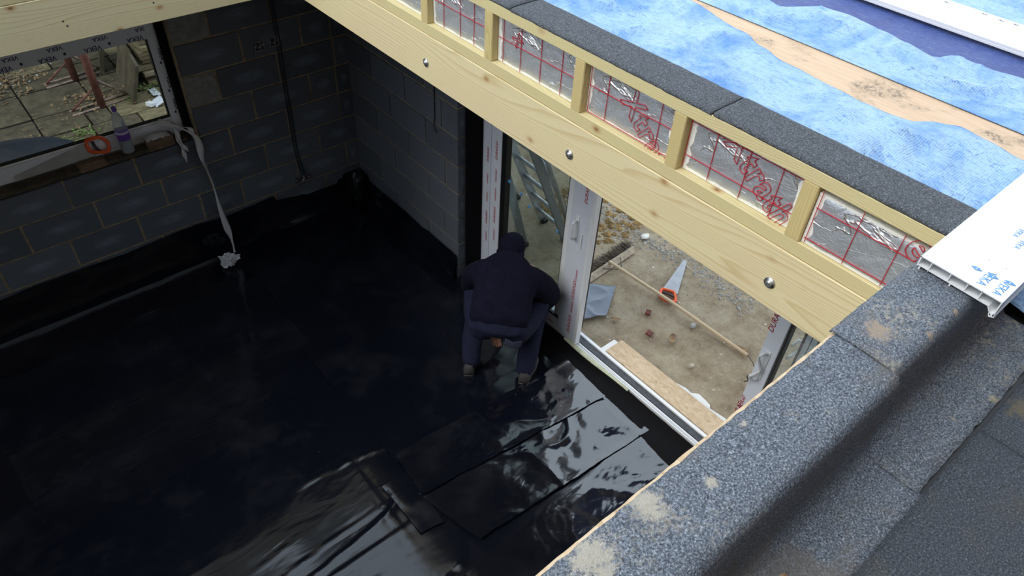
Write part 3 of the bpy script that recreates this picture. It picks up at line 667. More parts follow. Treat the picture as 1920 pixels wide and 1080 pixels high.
# ------------------------------------------------------------------ tarpaulins, boards and platform to the right
sc_ = thing('scaffold_platform', 'timber staging under the blue sheets beyond the felt strip', 'scaffolding', (1.4, -4.0, 2.5))
for i in range(8):
    box('scaffold_board', (.515 + .228 * i, -6.6, 2.515), (.515 + .228 * i + .22, -2.95 - .11 * i, 2.553), 'oldwood', sc_)
for y_ in (-3.6, -6.4): box('putlog', (.46, y_ - .03, 2.455), (2.33, y_ + .03, 2.514), 'oldwood', sc_)
for x_, y_ in ((2.3, -6.4), (2.3, -3.75)): tube('standard', [(x_, y_, -.15), (x_, y_, 2.5)], .024, 'steel', sc_, 10)
def edge_far(y):
    P_ = [(-5.2, .05), (-4.37, .07), (-4.24, .10), (-4.14, .12), (-4.08, .08), (-4.0, .0), (-3.84, -.01), (-3.71, .01), (-3.48, .03), (-3.34, .08), (-3.2, .14), (-2.84, .22), (-2.3, .38), (0, .42)]
    for (a, b), (c, d) in zip(P_, P_[1:]):
        if y <= c: q = (y - a) / (c - a); q = max(0, min(1, q)); q = q * q * (3 - 2 * q); return b + (d - b) * q
    return .5
def F1(x, y, s): return noise.voronoi(Vector((x, y, s)))[0][0]
def crease(x, y, s):
    wx, wy = x + .08 * noise.noise(Vector((x * 2, y * 2, s))), y + .12 * noise.noise(Vector((x * 2, y * 2, s + 9)))
    m = .5 + .9 * max(0, noise.noise(Vector((x * 1.3, y * 1.1, s + 4))) + .25)
    n = abs(noise.noise(Vector((x * 2.6 + y * .6, y * 2.2, s)))); n2 = abs(noise.noise(Vector((x * 5.5, y * 5 - x, s + 3))))
    return m * (.085 * (.5 - F1(wx * 1.9 + wy * .4, wy * 2.4, s)) + .050 * (.5 - F1(wx * 5.0, wy * 4.0 + wx, s + 3))) + .022 * max(0, 1 - n * 9) ** 2 + .012 * max(0, 1 - n2 * 8) ** 2 + .006 * (.5 - F1(x * 15, y * 11, s))
def t1(u, v):
    y = -5.0 + 4.6 * u; x1 = edge_far(y); x0 = XB + .172; x = x0 + (x1 - x0) * v
    lift = .034 + .02 * max(0, 1 - abs(v - 1) * 6) * 0
    return (x, y, DECK + lift + max(-.008, crease(x, y, 1.0)) * min(1, (1 - v) * 5 + .15))
tag(grid('tarpaulin', t1, 230, 60, 'tarp', thick=.001), 'light blue woven tarpaulin between the felt strip and the plywood board', 'tarpaulin', 'blue tarpaulins')
tag(box('plywood_strip', (-.06, -6.4, DECK + .006), (.292, -1.0, DECK + .022), 'ply', bev=.001), 'long pale plywood board with muddy marks lying between two blue tarpaulins', 'board')
def edge_navy(y):
    P_ = [(-7, .85), (-4.11, .73), (-3.98, .70), (-3.87, .71), (-3.80, .61), (-3.67, .64), (-3.56, .67), (-3.38, .71), (-3.24, .68), (-3.12, .53), (-3.05, .54), (-1, .4)]
    for (a, b), (c, d) in zip(P_, P_[1:]):
        if y <= c: q = max(0, min(1, (y - a) / (c - a))); q = q * q * (3 - 2 * q); return b + (d - b) * q
    return .5
def t2(u, v):
    y = -6.2 + 3.5 * u; x0 = .27; x1 = edge_navy(y); x = x0 + (x1 - x0) * v
    return (x, y, DECK + .012 + .014 + max(-.006, crease(x, y, 5.0)) * min(1, v * 4, (1 - v) * 6 + .2) * 1.15)
tag(grid('tarpaulin', t2, 150, 50, 'tarp', thick=.001), 'crumpled light blue tarpaulin between the plywood board and the navy sheet', 'tarpaulin', 'blue tarpaulins')
tag(grid('tarpaulin', lambda u, v: (.45 + .85 * v, -6.2 + 3.6 * u, DECK + .003 + .06 * crease(.45 + .85 * v, -6.2 + 3.6 * u, 9)), 150, 40, 'tarp_navy', thick=.001), 'dark navy sheet beside the straight edge of the long white board', 'tarpaulin', 'blue tarpaulins')
tag(grid('tarpaulin', lambda u, v: (1.15 + 1.15 * v, -6.2 + 3.4 * u - .5 * v, DECK + .006 + .5 * crease(1.15 + .95 * v, -6.2 + 3.4 * u, 12)), 120, 40, 'tarp', thick=.001), 'light blue sheet in the top right corner beyond the white board', 'tarpaulin', 'blue tarpaulins')
wbd = thing('white_board', 'long white plastic board lying across the blue sheets at the top right', 'board', (1.1, -4.2, 2.6))
box('panel', (.955, -6.3, 2.60), (1.245, -2.6, 2.612), 'white_panel', wbd); box('edge_lip', (.955, -6.3, 2.588), (.963, -2.6, 2.60), 'white_panel', wbd)
for q, y_ in enumerate((-3.55, -3.72, -3.80, -3.86, -3.92)): text('printed_word', 'VEKA', (1.20 + .01 * (q % 2), y_, 2.6125), (0, -1, 0), (1, 0, 0), .012, 'navy_print', wbd)
# navy corner of sheet behind the cill end
tag(grid('tarpaulin', lambda u, v: (-.60 + .5 * u + .02 * fbm(v * 5, 0, 2), -4.62 - .5 * v, DECK + .018 + .4 * crease(u, v, 3)), 20, 20, 'tarp_navy', thick=.001), 'small corner of dark blue sheet behind the end of the white cill', 'tarpaulin', 'blue tarpaulins')

# ------------------------------------------------------------------ hollow white window cill
cl = thing('window_cill', 'white hollow plastic window cill with blue print lying over the kerb corner', 'window cill', (-1.05, -4.56, TOP + .01))
X0, X1 = -1.05, 1.6
def cpanel(name, pts, mat='upvc'):  # outline in (y,z), extruded along x
    return prism(name, pts, ((X0, 0, 0), (0, 1, 0), (0, 0, 1)), X1 - X0, mat, cl)
zt = 2.848
prof_outer = [(-4.480, zt), (-4.655, zt - .006)]
def strip(y0, z0, y1, z1, th, name):
    d = Vector((y1 - y0, z1 - z0)).normalized(); n_ = Vector((-d.y, d.x)) * th
    cpanel(name, [(y0, z0), (y1, z1), (y1 + n_.x, z1 + n_.y), (y0 + n_.x, z0 + n_.y)])
strip(-4.655, zt - .008, -4.480, zt - .002, .0022, 'top_skin')
strip(-4.640, zt - .030, -4.482, zt - .024, .002, 'bottom_skin')
strip(-4.480, zt - .026, -4.480, zt, .0025, 'end_skin')
for y_ in (-4.505, -4.548, -4.585, -4.615): strip(y_, zt - .027, y_, zt - .004, .0016, 'inner_web')
strip(-4.655, zt - .046, -4.655, zt - .006, .0025, 'nose_skin'); strip(-4.640, zt - .030, -4.652, zt - .046, .002, 'nose_skin')
cpanel('nose_tip', [(-4.660, zt - .048), (-4.650, zt - .052), (-4.646, zt - .044), (-4.656, zt - .040)])
strip(-4.486, zt - .034, -4.486, zt - .026, .003, 'foot'); strip(-4.555, zt - .036, -4.555, zt - .028, .003, 'foot')
def cw(s, x, y, size): text('printed_word', s, (x, y, zt - .0008 - .0345 * (-4.48 - y)), (-1, 0, 0), (0, -1, .0345), size, 'blue_print', cl, lift=.0006)
cw('VEKA', -.758, -4.572, .018); cw('VEKA', -.80, -4.592, .018); cw('VEKA', -.70, -4.632, .018)
cw('VEKA', -.972, -4.594, .026); cw('VEKA', -.975, -4.628, .026); cw('VEKA', -.5, -4.58, .022); cw('VEKA', -.2, -4.58, .022)
for x, y in ((-.989, -4.575), (-.985, -4.609), (-.975, -4.641)):
    prism('printed_mark', [(0, .012), (.007, 0), (0, -.012), (-.007, 0)], ((x, y, zt + .0009 - .0345 * (-4.48 - y)), (1, 0, 0), (0, 1, 0)), .0005, 'blue_print', cl)
    prism('printed_mark', [(-.006, .0006), (.006, .0006), (.006, -.0006), (-.006, -.0006)], ((x, y, zt + .0014 - .0345 * (-4.48 - y)), (1, 0, 0), (0, 1, 0)), .0005, 'white_panel', cl)
for x, y in ((-.938, -4.579), (-.934, -4.615)): prism('ink_dot', [(.001, 0), (0, .001), (-.001, 0), (0, -.001)], ((x, y, zt + .0006 - .0345 * (-4.48 - y)), (1, 0, 0), (0, 1, 0)), .0005, 'wire', cl)

# ------------------------------------------------------------------ black polythene membrane
def seam_h(x, y):
    h = 0
    for xs, w, a, y0, y1 in ((-1.535, .006, .0035, -3.2, -.1), (-2.742, .006, .004, -4.5, -.1), (-3.1, .006, .003, -3, -.6)):
        if y0 < y < y1: d = (x - xs - .006 * math.sin(y * 3)) / w; h += a * math.exp(-d * d)
    return h
def ridged(x, y, s): n = noise.noise(Vector((x, y, s))); return max(0, 1 - abs(n) * 4) ** 2
def fine_ridge(x, y, s): n = noise.noise(Vector((x, y, s))); m = max(0, noise.noise(Vector((x * .8 + 5, y * .4, s))) + .15); return max(0, 1 - abs(n) * 9) ** 2 * min(1, m * 3)
def floor_h(x, y):
    near = max(0, min(1, (-y - 1.4) / 1.6)); door_ = max(0, min(1, (x + 1.5) / 1.2))
    left = max(0, min(1, (x + 2.9) / 1.0)); near *= left
    h = .002 * noise.noise(Vector((x * 1.2, y * 2.2, 0))) + near * (1 - .4 * door_) * (.014 * fine_ridge(x * .9 + y * .35, y * 4.2, 2.0) + .011 * fine_ridge(x * 1.3 - y * .2, y * 5.5, 6.0) + .0016 * noise.noise(Vector((x * 1.5, y * 6, 4)))) \
        + .0008 * noise.noise(Vector((x * 6, y * 8, 7)))
    return h + seam_h(x, y)
NX, NY = 230, 380
def main_sheet(u, v):
    x = -5.15 + 5.15 * u; y = -6.5 + 6.5 * v
    return (x, y, floor_h(x, y))
ms_ = tag(grid('plastic_sheet', main_sheet, NX, NY, 'poly'), 'shiny black polythene sheet covering the whole floor', 'plastic sheet', 'black floor sheeting')
# turned-up edges are parts of the sheet
def up_back(u, v):
    x = -5.15 + 5.1 * u
    top = .335 + .008 * math.sin(x * 7) + .006 * fbm(x * 6, 0, 1)
    if x > -.80: top = .27 + .015 * math.sin(x * 14)
    if -.55 < x < -.25: top = .235
    if x > -.2: top = .30
    z = top * v; return (x, -.020 - .014 * (1 - v) ** 6 + .012 * noise.noise(Vector((x * 3, v * 2, 4))) * v - .004, z + .002)
o = grid('upturned_edge', up_back, 200, 14, 'poly', ms_)
def up_side(u, v):
    y = -1.40 + 1.36 * u; top = .245 + .018 * fbm(y * 5, 0, 8)
    if y > -.15: top = .29
    return (-.012 - .03 * (1 - v) ** 2 - .02 * noise.noise(Vector((y * 3.2, v * 2, 9))) ** 2 * 2 - .01, y, top * v + .002)
grid('upturned_edge', up_side, 60, 12, 'poly', ms_)
def corner_lump(u, v):
    a = -.2 + 2.0 * u; r_ = .085 * (1 - .55 * v); return (-.055 - r_ * math.sin(a), -.055 - r_ * math.cos(a) * .9 - .02, .02 + .33 * v + .012 * fbm(u * 5, v * 5, 3))
blob('corner_fold', (-.085, -.085, .17), .1, 'poly_matt', ms_, 5, (.85, .85, 1.75), 4, .22)
def up_door(u, v):
    y = -5.2 + 3.8 * u; wv = .012 * fbm(y * 3.0, v * 2, 5)
    px = [(-.02, .004), (.02, .012), (.10, .018), (.165, .026), (.185, .050)]
    f = v * 4; k = min(int(f), 3); q = f - k
    return (px[k][0] * (1 - q) + px[k + 1][0] * q + wv * (1 - abs(v - .4)), y, px[k][1] * (1 - q) + px[k + 1][1] * q + wv * .5 + .004)
tag(grid('damp_proof_strip', up_door, 120, 12, 'dpc'), 'matt black membrane strip turned up against the door threshold', 'plastic sheet', 'black floor sheeting')
box('cavity_fill', (.0, -5.2, -.12), (.19, -1.4, .0), 'plaster', ws_, bev=0)

def sheet(name, quad, z0, n, mat, label, seed, amp=.006, edge=.004, sx=3.0, sy=5.0, rag=.006):
    (ax, ay), (bx, by), (cx, cy), (dx, dy) = quad   # a far-left, b far-right, c near-right, d near-left
    def f(u, v):
        x = (ax * (1 - u) + bx * u) * (1 - v) + (dx * (1 - u) + cx * u) * v; y = (ay * (1 - u) + by * u) * (1 - v) + (dy * (1 - u) + cy * u) * v
        e = min(u, 1 - u) ; e2 = min(v, 1 - v); wgt = min(1, e * 8, e2 * 6 + .25)
        x += rag * fbm(y * 6, 0, seed) * (e < .01); y += rag * fbm(x * 5, 3, seed) * (e2 < .01)
        r_ = max(0, min(1, (x + 1.1) / .9))
        h = amp * (.35 + r_) * (noise.noise(Vector((x * sx, y * sy, seed))) * .7 + ridged(x * sx * .7, y * sy * .5, seed + 5) * .8 + .35 * noise.noise(Vector((x * 11, y * 9, seed)))) * wgt
        lip_ = edge * math.exp(-(e2 * 14) ** 2) * (.5 + .5 * noise.noise(Vector((x * 4, seed, v))))
        return (x, y, z0 + h + lip_)
    return tag(grid(name, f, n[0], n[1], mat), label, 'plastic sheet', 'black floor sheeting')
sheet('plastic_sheet', ((-1.24, -.03), (-.03, -.03), (-.13, -1.375), (-1.24, -1.36)), .006, (60, 60), 'poly', 'black polythene piece filling the corner beyond the kneeling person', 3, .004)
sheet('plastic_sheet', ((-1.32, -1.34), (-.02, -1.36), (.0, -2.56), (-1.32, -2.53)), .010, (70, 70), 'poly', 'black polythene piece under the crouching person', 4, .0035)
sheet('plastic_sheet', ((-1.48, -2.61), (-1.28, -2.61), (-1.33, -3.02), (-1.47, -3.0)), .013, (16, 24), 'poly', 'small black polythene flap left of the folded sheets', 6, .005)
sheet('plastic_sheet', ((-1.30, -2.48), (.07, -2.57), (.05, -2.965), (-1.335, -2.815)), .030, (110, 50), 'poly_b', 'folded black polythene strip nearest the person feet', 7, .0075, .010)
sheet('plastic_sheet', ((-1.345, -2.78), (.05, -2.93), (.08, -3.33), (-1.24, -3.24)), .018, (120, 60), 'poly_b', 'middle folded black polythene strip with bright reflections and a torn near edge', 8, .010, .010, 4.5, 6)
sheet('plastic_sheet', ((-1.42, -3.345), (.10, -3.30), (-.02, -4.6), (-1.42, -4.6)), .010, (90, 90), 'poly_b', 'black polythene piece against the felt kerb at the bottom', 9, .007, .006, 3, 3.5)
# ------------------------------------------------------------------ electrics on the walls
def backbox(loc, w, h_, label, nrm='y'):
    t_ = thing('socket_box', label, 'socket box', loc, 'metal back boxes')
    x, y, z = loc
    for a, b in (((-w, -.012, -h_), (w, -.010 + .012, -h_ + .002)), ((-w, -.012, h_ - .002), (w, .002, h_)), ((-w, -.012, -h_), (-w + .002, .002, h_)), ((w - .002, -.012, -h_), (w, .002, h_))):
        box('side', Vector(a) + Vector(loc), Vector(b) + Vector(loc), 'steel', t_, bev=0)
    box('back_plate', (x - w, y - .003, z - h_), (x + w, y + .002, z + h_), 'dark_grip', t_, bev=0)
    for s in (-1, 1): tube('lug', [(x + s * w * .8, y - .012, z), (x + s * w * .8, y - .004, z)], .005, 'steel', t_, 8)
    tube('cable_end', bezier_pts([(x, y - .003, z + h_), (x + .01, y - .018, z + .01), (x - .012, y - .02, z - .008), (x + .012, y - .014, z - .012)]), .003, 'steel', t_, 6)
    return t_
backbox((-.678, -.003, 1.557), .034, .034, 'left of the pair of metal switch boxes high on the back wall')
backbox((-.567, -.003, 1.563), .034, .034, 'right of the pair of metal switch boxes high on the back wall')
backbox((-.537, -.003, .392), .065, .030, 'wide metal socket box low on the back wall above the membrane')
for dx in (0, .022):
    tag(tube('cable', bezier_pts([(-.548 + dx, -.006, 2.3), (-.545 + dx, -.006, 1.6), (-.556 + dx, -.007, 1.1), (-.560 + dx, -.007, .65), (-.535 + dx, -.008, .43)]), .0045, 'wire', None, 6), ('left' if dx == 0 else 'right') + ' of two dark cables running down the back wall', 'cable', 'cables down the back wall')
tag(tube('cable', bezier_pts([(-.006, -1.150, 1.95), (-.006, -1.151, 1.49), (-.007, -1.150, 1.30), (-.012, -1.140, 1.24), (-.02, -1.165, 1.215), (-.012, -1.185, 1.20)]), .004, 'wire', None, 6), 'short dark cable end hanging on the side wall by the door', 'cable')

# ------------------------------------------------------------------ things on the window ledge
ZS = 1.022
tag(box('sill_block', (-3.25, .0, ZS), (-1.32, .09, ZS + .030), 'ledge_mortar', bev=.004), 'rough dark mortar bed along the window ledge', 'ledge')
ZL = ZS + .030
bt = thing('water_bottle', 'clear plastic water bottle with purple cap and label on the window ledge', 'bottle', (-1.70, .042, ZL))
BP = [(.030, 0), (.040, .006), (.041, .03), (.038, .035), (.041, .04), (.041, .085), (.0385, .09), (.041, .095), (.041, .20), (.036, .235), (.024, .275), (.014, .295), (.0135, .31)]
lathe('body', BP, 'bottle', bt, (-1.70, .042, ZL), 24)
lathe('water', [(.028, .004), (.037, .01), (.037, .105)], 'water', bt, (-1.70, .042, ZL), 20)
lathe('label', [(.0415, .105), (.0418, .106), (.0418, .175), (.0415, .176)], 'purple', bt, (-1.70, .042, ZL), 24)
lathe('label_mark', [(.0421, .150), (.0422, .151), (.0422, .166), (.0421, .167)], 'label_white', bt, (-1.70, .042, ZL), 24)
lathe('cap', [(.0155, .308), (.016, .31), (.016, .332), (.0145, .334)], 'purple', bt, (-1.70, .042, ZL), 18)
def saw(name, label, org, xd, yd, L=.40, w0=.115, w1=.035, hs=1.0, hmat='orange'):
    """org: blade/handle joint; xd towards tip; yd towards the back of the blade"""
    xd, yd = Vector(xd).normalized(), Vector(yd).normalized(); nz = xd.cross(yd).normalized(); o = Vector(org)
    t_ = thing(name, label, 'saw', tuple(o))
    teeth = [(L * i / 60, (0 if i % 2 else -.003)) for i in range(61)]
    prism('blade', teeth + [(L, w1), (0, w0)], (o, xd, yd), .0015, 'blade', t_)
    hp = [(.03, -.005), (.03, w0 + .004), (-.02, w0 + .014), (-.075, w0 + .004), (-.115, w0 - .012), (-.125, w0 * .6), (-.122, .02), (-.105, -.012), (-.07, -.018), (-.04, -.005)]
    pts = bezier_pts([(p[0], p[1], 0) for p in [(.01, .03), (.01, w0 - .005), (-.03, w0 + .006), (-.08, w0 - .002), (-.108, w0 * .62), (-.108, w0 * .25), (-.088, .0), (-.05, .008), (.01, .03)]], 5)
    pts = [o + xd * q.x + yd * q.y for q in pts]
    tube('handle', pts, .0125 * hs, hmat, t_, 8)
    tube('grip', [o + xd * -.025 + yd * (w0 - .01), o + xd * -.03 + yd * (w0 * .5), o + xd * -.045 + yd * .012], .010 * hs, 'dark_grip', t_, 8)
    return t_
saw('handsaw', 'handsaw with orange handle leaning on the window ledge, blade along the frame', (-1.91, .062, ZL + .035), (-1, .01, -.03), (0, .35, 1), .46, .10, .03)
tag(box('brick_piece', (-2.03, -.012, ZS + .004), (-1.86, .05, ZS + .062), 'brick_brown', bev=.008), 'brown broken brick under the orange saw handle on the ledge', 'brick')
lb = thing('cut_block', 'cut block with crumbly plastic-wrapped top at the right end of the ledge', 'block', (-1.50, .03, ZS))
box('body', (-1.585, -.01, ZS + .003), (-1.405, .07, ZS + .085), 'brick_brown', lb, bev=.008)
grid('wrapped_top', lambda u, v: (-1.585 + .16 * u, -.008 + .075 * v, ZS + .088 + .022 * math.sin(u * PI) * math.sin(v * PI) + .010 * fbm(u * 8, v * 5, 4)), 24, 14, 'tape', lb, thick=.002)
# tape strip
tp = thing('tape_strip', 'twisted white protective tape hanging from the window corner to the floor', 'tape', (-1.33, 0, 1.0))
def ribbon(name, pts, w, tw, mat, parent, n=8):
    P_ = bezier_pts(pts, n); N_ = len(P_) - 1
    def f(u, v):
        k = u * N_; i = min(int(k), N_ - 1); q = k - i; p = P_[i].lerp(P_[i + 1], q); d = (P_[i + 1] - P_[i]).normalized()
        s = Vector((1, 0, 0)) - d * d.x; s.normalize(); m = d.cross(s); a = tw * math.sin(u * 9) + .6 * tw * math.sin(u * 23)
        wd = w * (.7 + .4 * math.sin(u * 17 + 1)); r_ = s * math.cos(a) + m * math.sin(a)
        return p + r_ * wd * (v - .5) + m * .004 * math.sin(v * PI)
    return grid(name, f, N_ * 2, 3, mat, parent, thick=.0006)
ribbon('strip', [(-1.46, .07, 1.185), (-1.40, .03, 1.16), (-1.33, -.02, 1.125), (-1.27, -.045, 1.04), (-1.27, -.05, .86), (-1.25, -.05, .67), (-1.25, -.055, .45), (-1.24, -.06, .25), (-1.235, -.075, .12), (-1.25, -.12, .04)], .046, .7, 'tape', tp)
ribbon('strip', [(-1.43, .06, 1.18), (-1.36, .0, 1.15), (-1.30, -.03, 1.13), (-1.275, -.04, 1.08)], .03, .5, 'tape', tp)
ribbon('strip', [(-1.39, .05, 1.165), (-1.38, -.01, 1.12), (-1.37, -.035, 1.02), (-1.345, -.03, .96)], .030, .2, 'tape', tp)
ribbon('strip', [(-1.40, .05, 1.16), (-1.385, -.01, 1.08), (-1.38, -.03, .98), (-1.375, -.025, .88)], .030, .3, 'tape', tp)
bm = bmesh.new(); bmesh.ops.create_icosphere(bm, subdivisions=4, radius=1)
for vx in bm.verts:
    n_ = noise.noise(vx.co * 2.6 + Vector((3, 1, 2))); r_ = .062 * (1 + .9 * abs(n_) - .35 + .25 * noise.noise(vx.co * 7)); vx.co = Vector((vx.co.x * r_ * 1.15, vx.co.y * r_ * 1.05, max(-.035, vx.co.z * r_ * .8)))
cb = link('crumpled_ball', me_of(bm, 'ball'), 'tape', tp); cb.location = Vector((-1.325, -.18, .045)) - wloc(tp)

# ------------------------------------------------------------------ outside through the door
def world_pebbles(name, x0, x1, y0, y1, n, rmin, rmax, mat, label=None, cat=None, dens=None):
    bm = bmesh.new(); rs_ = random.Random(n)
    for _ in range(n):
        x, y = rs_.uniform(x0, x1), rs_.uniform(y0, y1)
        if dens and not dens(x, y, rs_): continue
        r = rmin + (rmax - rmin) * rs_.random() ** 3; a = rs_.random() * 6
        z = gz(x, y) + r * .2 if x > .33 else -.1
        vs4 = [bm.verts.new((x + r * math.cos(a + k * 2 * PI / 5) * rs_.uniform(.7, 1.2), y + r * math.sin(a + k * 2 * PI / 5) * rs_.uniform(.7, 1.2), z)) for k in range(5)]
        tp_ = bm.verts.new((x, y, z + r * .7)); bt_ = bm.verts.new((x, y, z - r * .5))
        for k in range(5): bm.faces.new((vs4[k], vs4[(k + 1) % 5], tp_)); bm.faces.new((vs4[(k + 1) % 5], vs4[k], bt_))
    o = link(name, me_of(bm, name), mat); stuff(o)
    if label: tag(o, label, cat)
    return o
world_pebbles('pebbles', .4, 3.3, -4.8, .6, 9000, .0025, .010, 'pebble', 'small pale stones scattered over the bare earth outside the door', 'pebbles')
world_pebbles('crumbs', .4, 3.3, -4.8, .6, 500, .004, .013, 'stone_white', 'scattered white crumbs on the bare earth', 'crumbs')
world_pebbles('gravel', 1.45, 1.95, -3.0, -.9, 2600, .006, .020, 'pebble_grey', 'band of grey gravel beyond the broom', 'gravel', lambda x, y, r: r.random() < math.exp(-((x - 1.70 + .05 * math.sin(y * 3)) / .11) ** 2))
world_pebbles('rubble', 1.25, 2.1, -1.75, -.9, 500, .008, .040, 'ochre', 'ochre sandy lumps and rubble behind the ladder', 'rubble')
gzv = lambda x, y: gz(x, y)
# broom
br = thing('broom', 'wide wooden broom with grey bristles lying on the earth outside', 'broom', (1.15, -1.93, -.1))
hd0, hd1 = Vector((.86, -1.965, -.07)), Vector((1.47, -1.925, -.07)); hx = (hd1 - hd0).normalized(); hy = Vector((0, 0, 1)).cross(hx)
prism('head', [(0, -.028), (.61, -.028), (.61, .028), (0, .028)], (hd0 + Vector((0, 0, -.02)), hx, Vector((-hx.y, hx.x, 0)) * .55 + Vector((0, 0, .83))), .03, 'broom_wood', br, .003)
def bristles():
    bm = bmesh.new(); rs_ = random.Random(4)
    for k in range(340):
        if rs_.random() < .03: continue
        q = rs_.random(); p = hd0 + hx * .61 * q + Vector((0, .01 + .03 * rs_.random(), -.025 + .045 * rs_.random()))
        d = Vector((rs_.uniform(-.015, .015), .075 + rs_.uniform(-.01, .01), rs_.uniform(-.02, .01)))
        w = hx * .0035; a, b, c_, e_ = (bm.verts.new(p - w), bm.verts.new(p + w), bm.verts.new(p + d + w * .7), bm.verts.new(p + d - w * .7)); bm.faces.new((a, b, c_, e_))
        w = Vector((0, 0, .0035)); a, b, c_, e_ = (bm.verts.new(p - w), bm.verts.new(p + w), bm.verts.new(p + d + w * .7), bm.verts.new(p + d - w * .7)); bm.faces.new((a, b, c_, e_))
    o = link('bristles', me_of(bm, 'bristles'), 'bristle', br); o.location = -wloc(br); stuff(o)
bristles()
tube('pole', [(1.145, -1.95, -.045), (1.19, -2.55, -.052), (1.236, -3.29, -.085)], .0135, 'pole', br, 10)
for s in (-1, 1): tube('brace', [(1.16 + .12 * s, -1.955, -.065), (1.155 + .02 * s, -2.06, -.05)], .003, 'wire', br, 6)
saw('handsaw', 'handsaw with orange handle lying on the earth across the broom pole', (1.335, -2.535, -.085), (.43, .245, .01), (-.245, .43, 0), .43, .125, .03)
# grey film scrap
def gf(u, v):
    a, b, c_, d = Vector((.80, -1.97, 0)), Vector((1.00, -2.17, 0)), Vector((.70, -2.36, 0)), Vector((.46, -2.24, 0))
    p = (a * (1 - u) + b * u) * (1 - v) + (d * (1 - u) + c_ * u) * v
    return (p.x, p.y, -.085 + .022 * abs(noise.noise(Vector((p.x * 5, p.y * 7, 2)))) + .012 * ridged(p.x * 4, p.y * 5, 3))
tag(grid('plastic_scrap', gf, 30, 30, 'grey_film', thick=.001), 'crumpled blue-grey plastic scrap on the earth by the open door leaf', 'plastic scrap')
tag(blob('white_stone', (1.68, -1.875, -.085), .035, 'stone_white', None, 2, (1.3, .9, .5), 2), 'smooth white stone near the gravel band', 'stone')
tag(blob('grey_stone', (1.16, -2.84, -.09), .025, 'stone_grey', None, 4, (1.1, .9, .7), 2), 'grey stone chip beside the broom pole', 'stone')
tag(blob('tan_stone', (.83, -3.10, -.09), .02, 'pebble', None, 6, (1.2, .9, .7), 2), 'tan stone near the broken white insulation', 'stone')
tag(box('brick_shard', (.965, -2.55, -.10), (1.02, -2.51, -.082), 'brick', rot=(.05, .1, .5)), 'dark red brick shard nearer the saw handle', 'brick shard')
tag(box('brick_shard', (.805, -2.71, -.10), (.855, -2.665, -.082), 'brick', rot=(.1, .05, .2)), 'dark red brick shard nearer the door threshold', 'brick shard')
leafm('dead_leaf', (.93, -2.83, -.1), .05, 'leaf_brown', 'curled brown leaf on the earth between shard and broom pole', 'leaf', .6)
leafm('dead_leaf', (1.26, -3.22, -.095), .045, 'leaf_brown', 'small dark leaf beside the tip of the broom pole', 'leaf', 1.9)
leafm('dead_leaf', (.74, -2.42, -.1), .035, 'leaf_brown', 'pale curled leaf below the grey plastic scrap', 'leaf', 2.2)
tag(tube('twig', bezier_pts([(1.25, -3.25, -.085), (1.20, -3.36, -.075), (1.15, -3.42, -.09)]), .003, 'wire', None, 5), 'thin dark twig beside the broom pole tip', 'twig')
tag(tube('wire_loop', bezier_pts([(1.16, -1.30, -.09), (1.05, -1.33, -.085), (.98, -1.44, -.09), (.99, -1.56, -.085), (1.08, -1.58, -.09)]), .004, 'beige_wire', None, 6), 'curved beige wire on the ground under the ladder', 'wire')
# boards by the threshold
tag(box('osb_board', (.375, -4.9, -.022), (.545, -2.655, -.004), 'osb', bev=.001), 'strip of chipboard lying outside along the door threshold', 'board')
tag(box('insulation_slab', (.345, -2.62 - .06, -.085), (.52, -2.605, -.024), 'poly_styrene', bev=.002), 'small white insulation slab at the near end of the chipboard', 'insulation')
ip = [(0, 0), (.05, .03), (.11, .045), (.16, .04), (.20, .075), (.26, .07), (.31, .06), (.33, .035), (.44, .05), (.60, .048), (.9, .05), (1.9, .05), (1.9, -.15), (0, -.15)]
prism('insulation_slab', ip, ((.585, -3.10, -.085), (0, -1, 0), (1, 0, 0)), -.061, 'poly_styrene'); tag(bpy.context.scene.collection.objects[-1], 'broken white insulation slab under the outer edge of the chipboard', 'insulation')
world_pebbles('white_crumbs', .33, .46, -4.5, -2.7, 60, .004, .013, 'stone_white').location.z = .09
tag(bpy.context.scene.collection.objects[-1], 'white insulation crumbs on the edge of the chipboard', 'crumbs')
# ladders
def ladder(label, b1, b2, t1_, t2_, n, flatm=True, group='ladders leaning outside'):
    b1, b2, t1_, t2_ = map(Vector, (b1, b2, t1_, t2_)); t_ = thing('ladder', label, 'ladder', tuple((b1 + b2) / 2), group)
    for b, tt, m_ in ((b1, t1_, 'alu'), (b2, t2_, 'alu_grey')):
        d = (tt - b).normalized(); sd = (b2 - b1).normalized(); w = d.cross(sd).normalized()
        if flatm:
            L = (tt - b).length; sd2 = w.cross(d).normalized()
            prism('stile', [(0, -.035), (L, -.035), (L, .035), (0, .035)], (b, d, w), .022, m_, t_, .003)
            box('foot', b + Vector((-.03, -.03, -.01)), b + Vector((.03, .03, .03)), 'gasket', t_, bev=.005)
        else: tube('stile', [b, tt], .022, m_, t_, 10)
    for i in range(n):
        q = (i + .7) / n; tube('rung', [b1.lerp(t1_, q), b2.lerp(t2_, q)], .017, 'alu', t_, 10)
    return t_
ladder('aluminium ladder with broad flat stile nearest the open door leaf, seen through the glass', (1.13, -1.16, -.1), (1.11, -1.47, -.1), (.37, -1.24, 1.5), (.37, -1.55, 1.5), 7)
ladder('aluminium ladder standing behind the first, seen at the left of the door glass', (1.16, -.75, -.1), (.77, -1.31, -.1), (.40, -.72, 1.5), (.36, -1.30, 1.3), 7)
ladder('round-railed aluminium steps leaning at the right of the other ladders', (1.29, -1.30, -.1), (1.42, -1.12, -.1), (.42, -1.68, 1.4), (.50, -1.20, 1.55), 6, False)

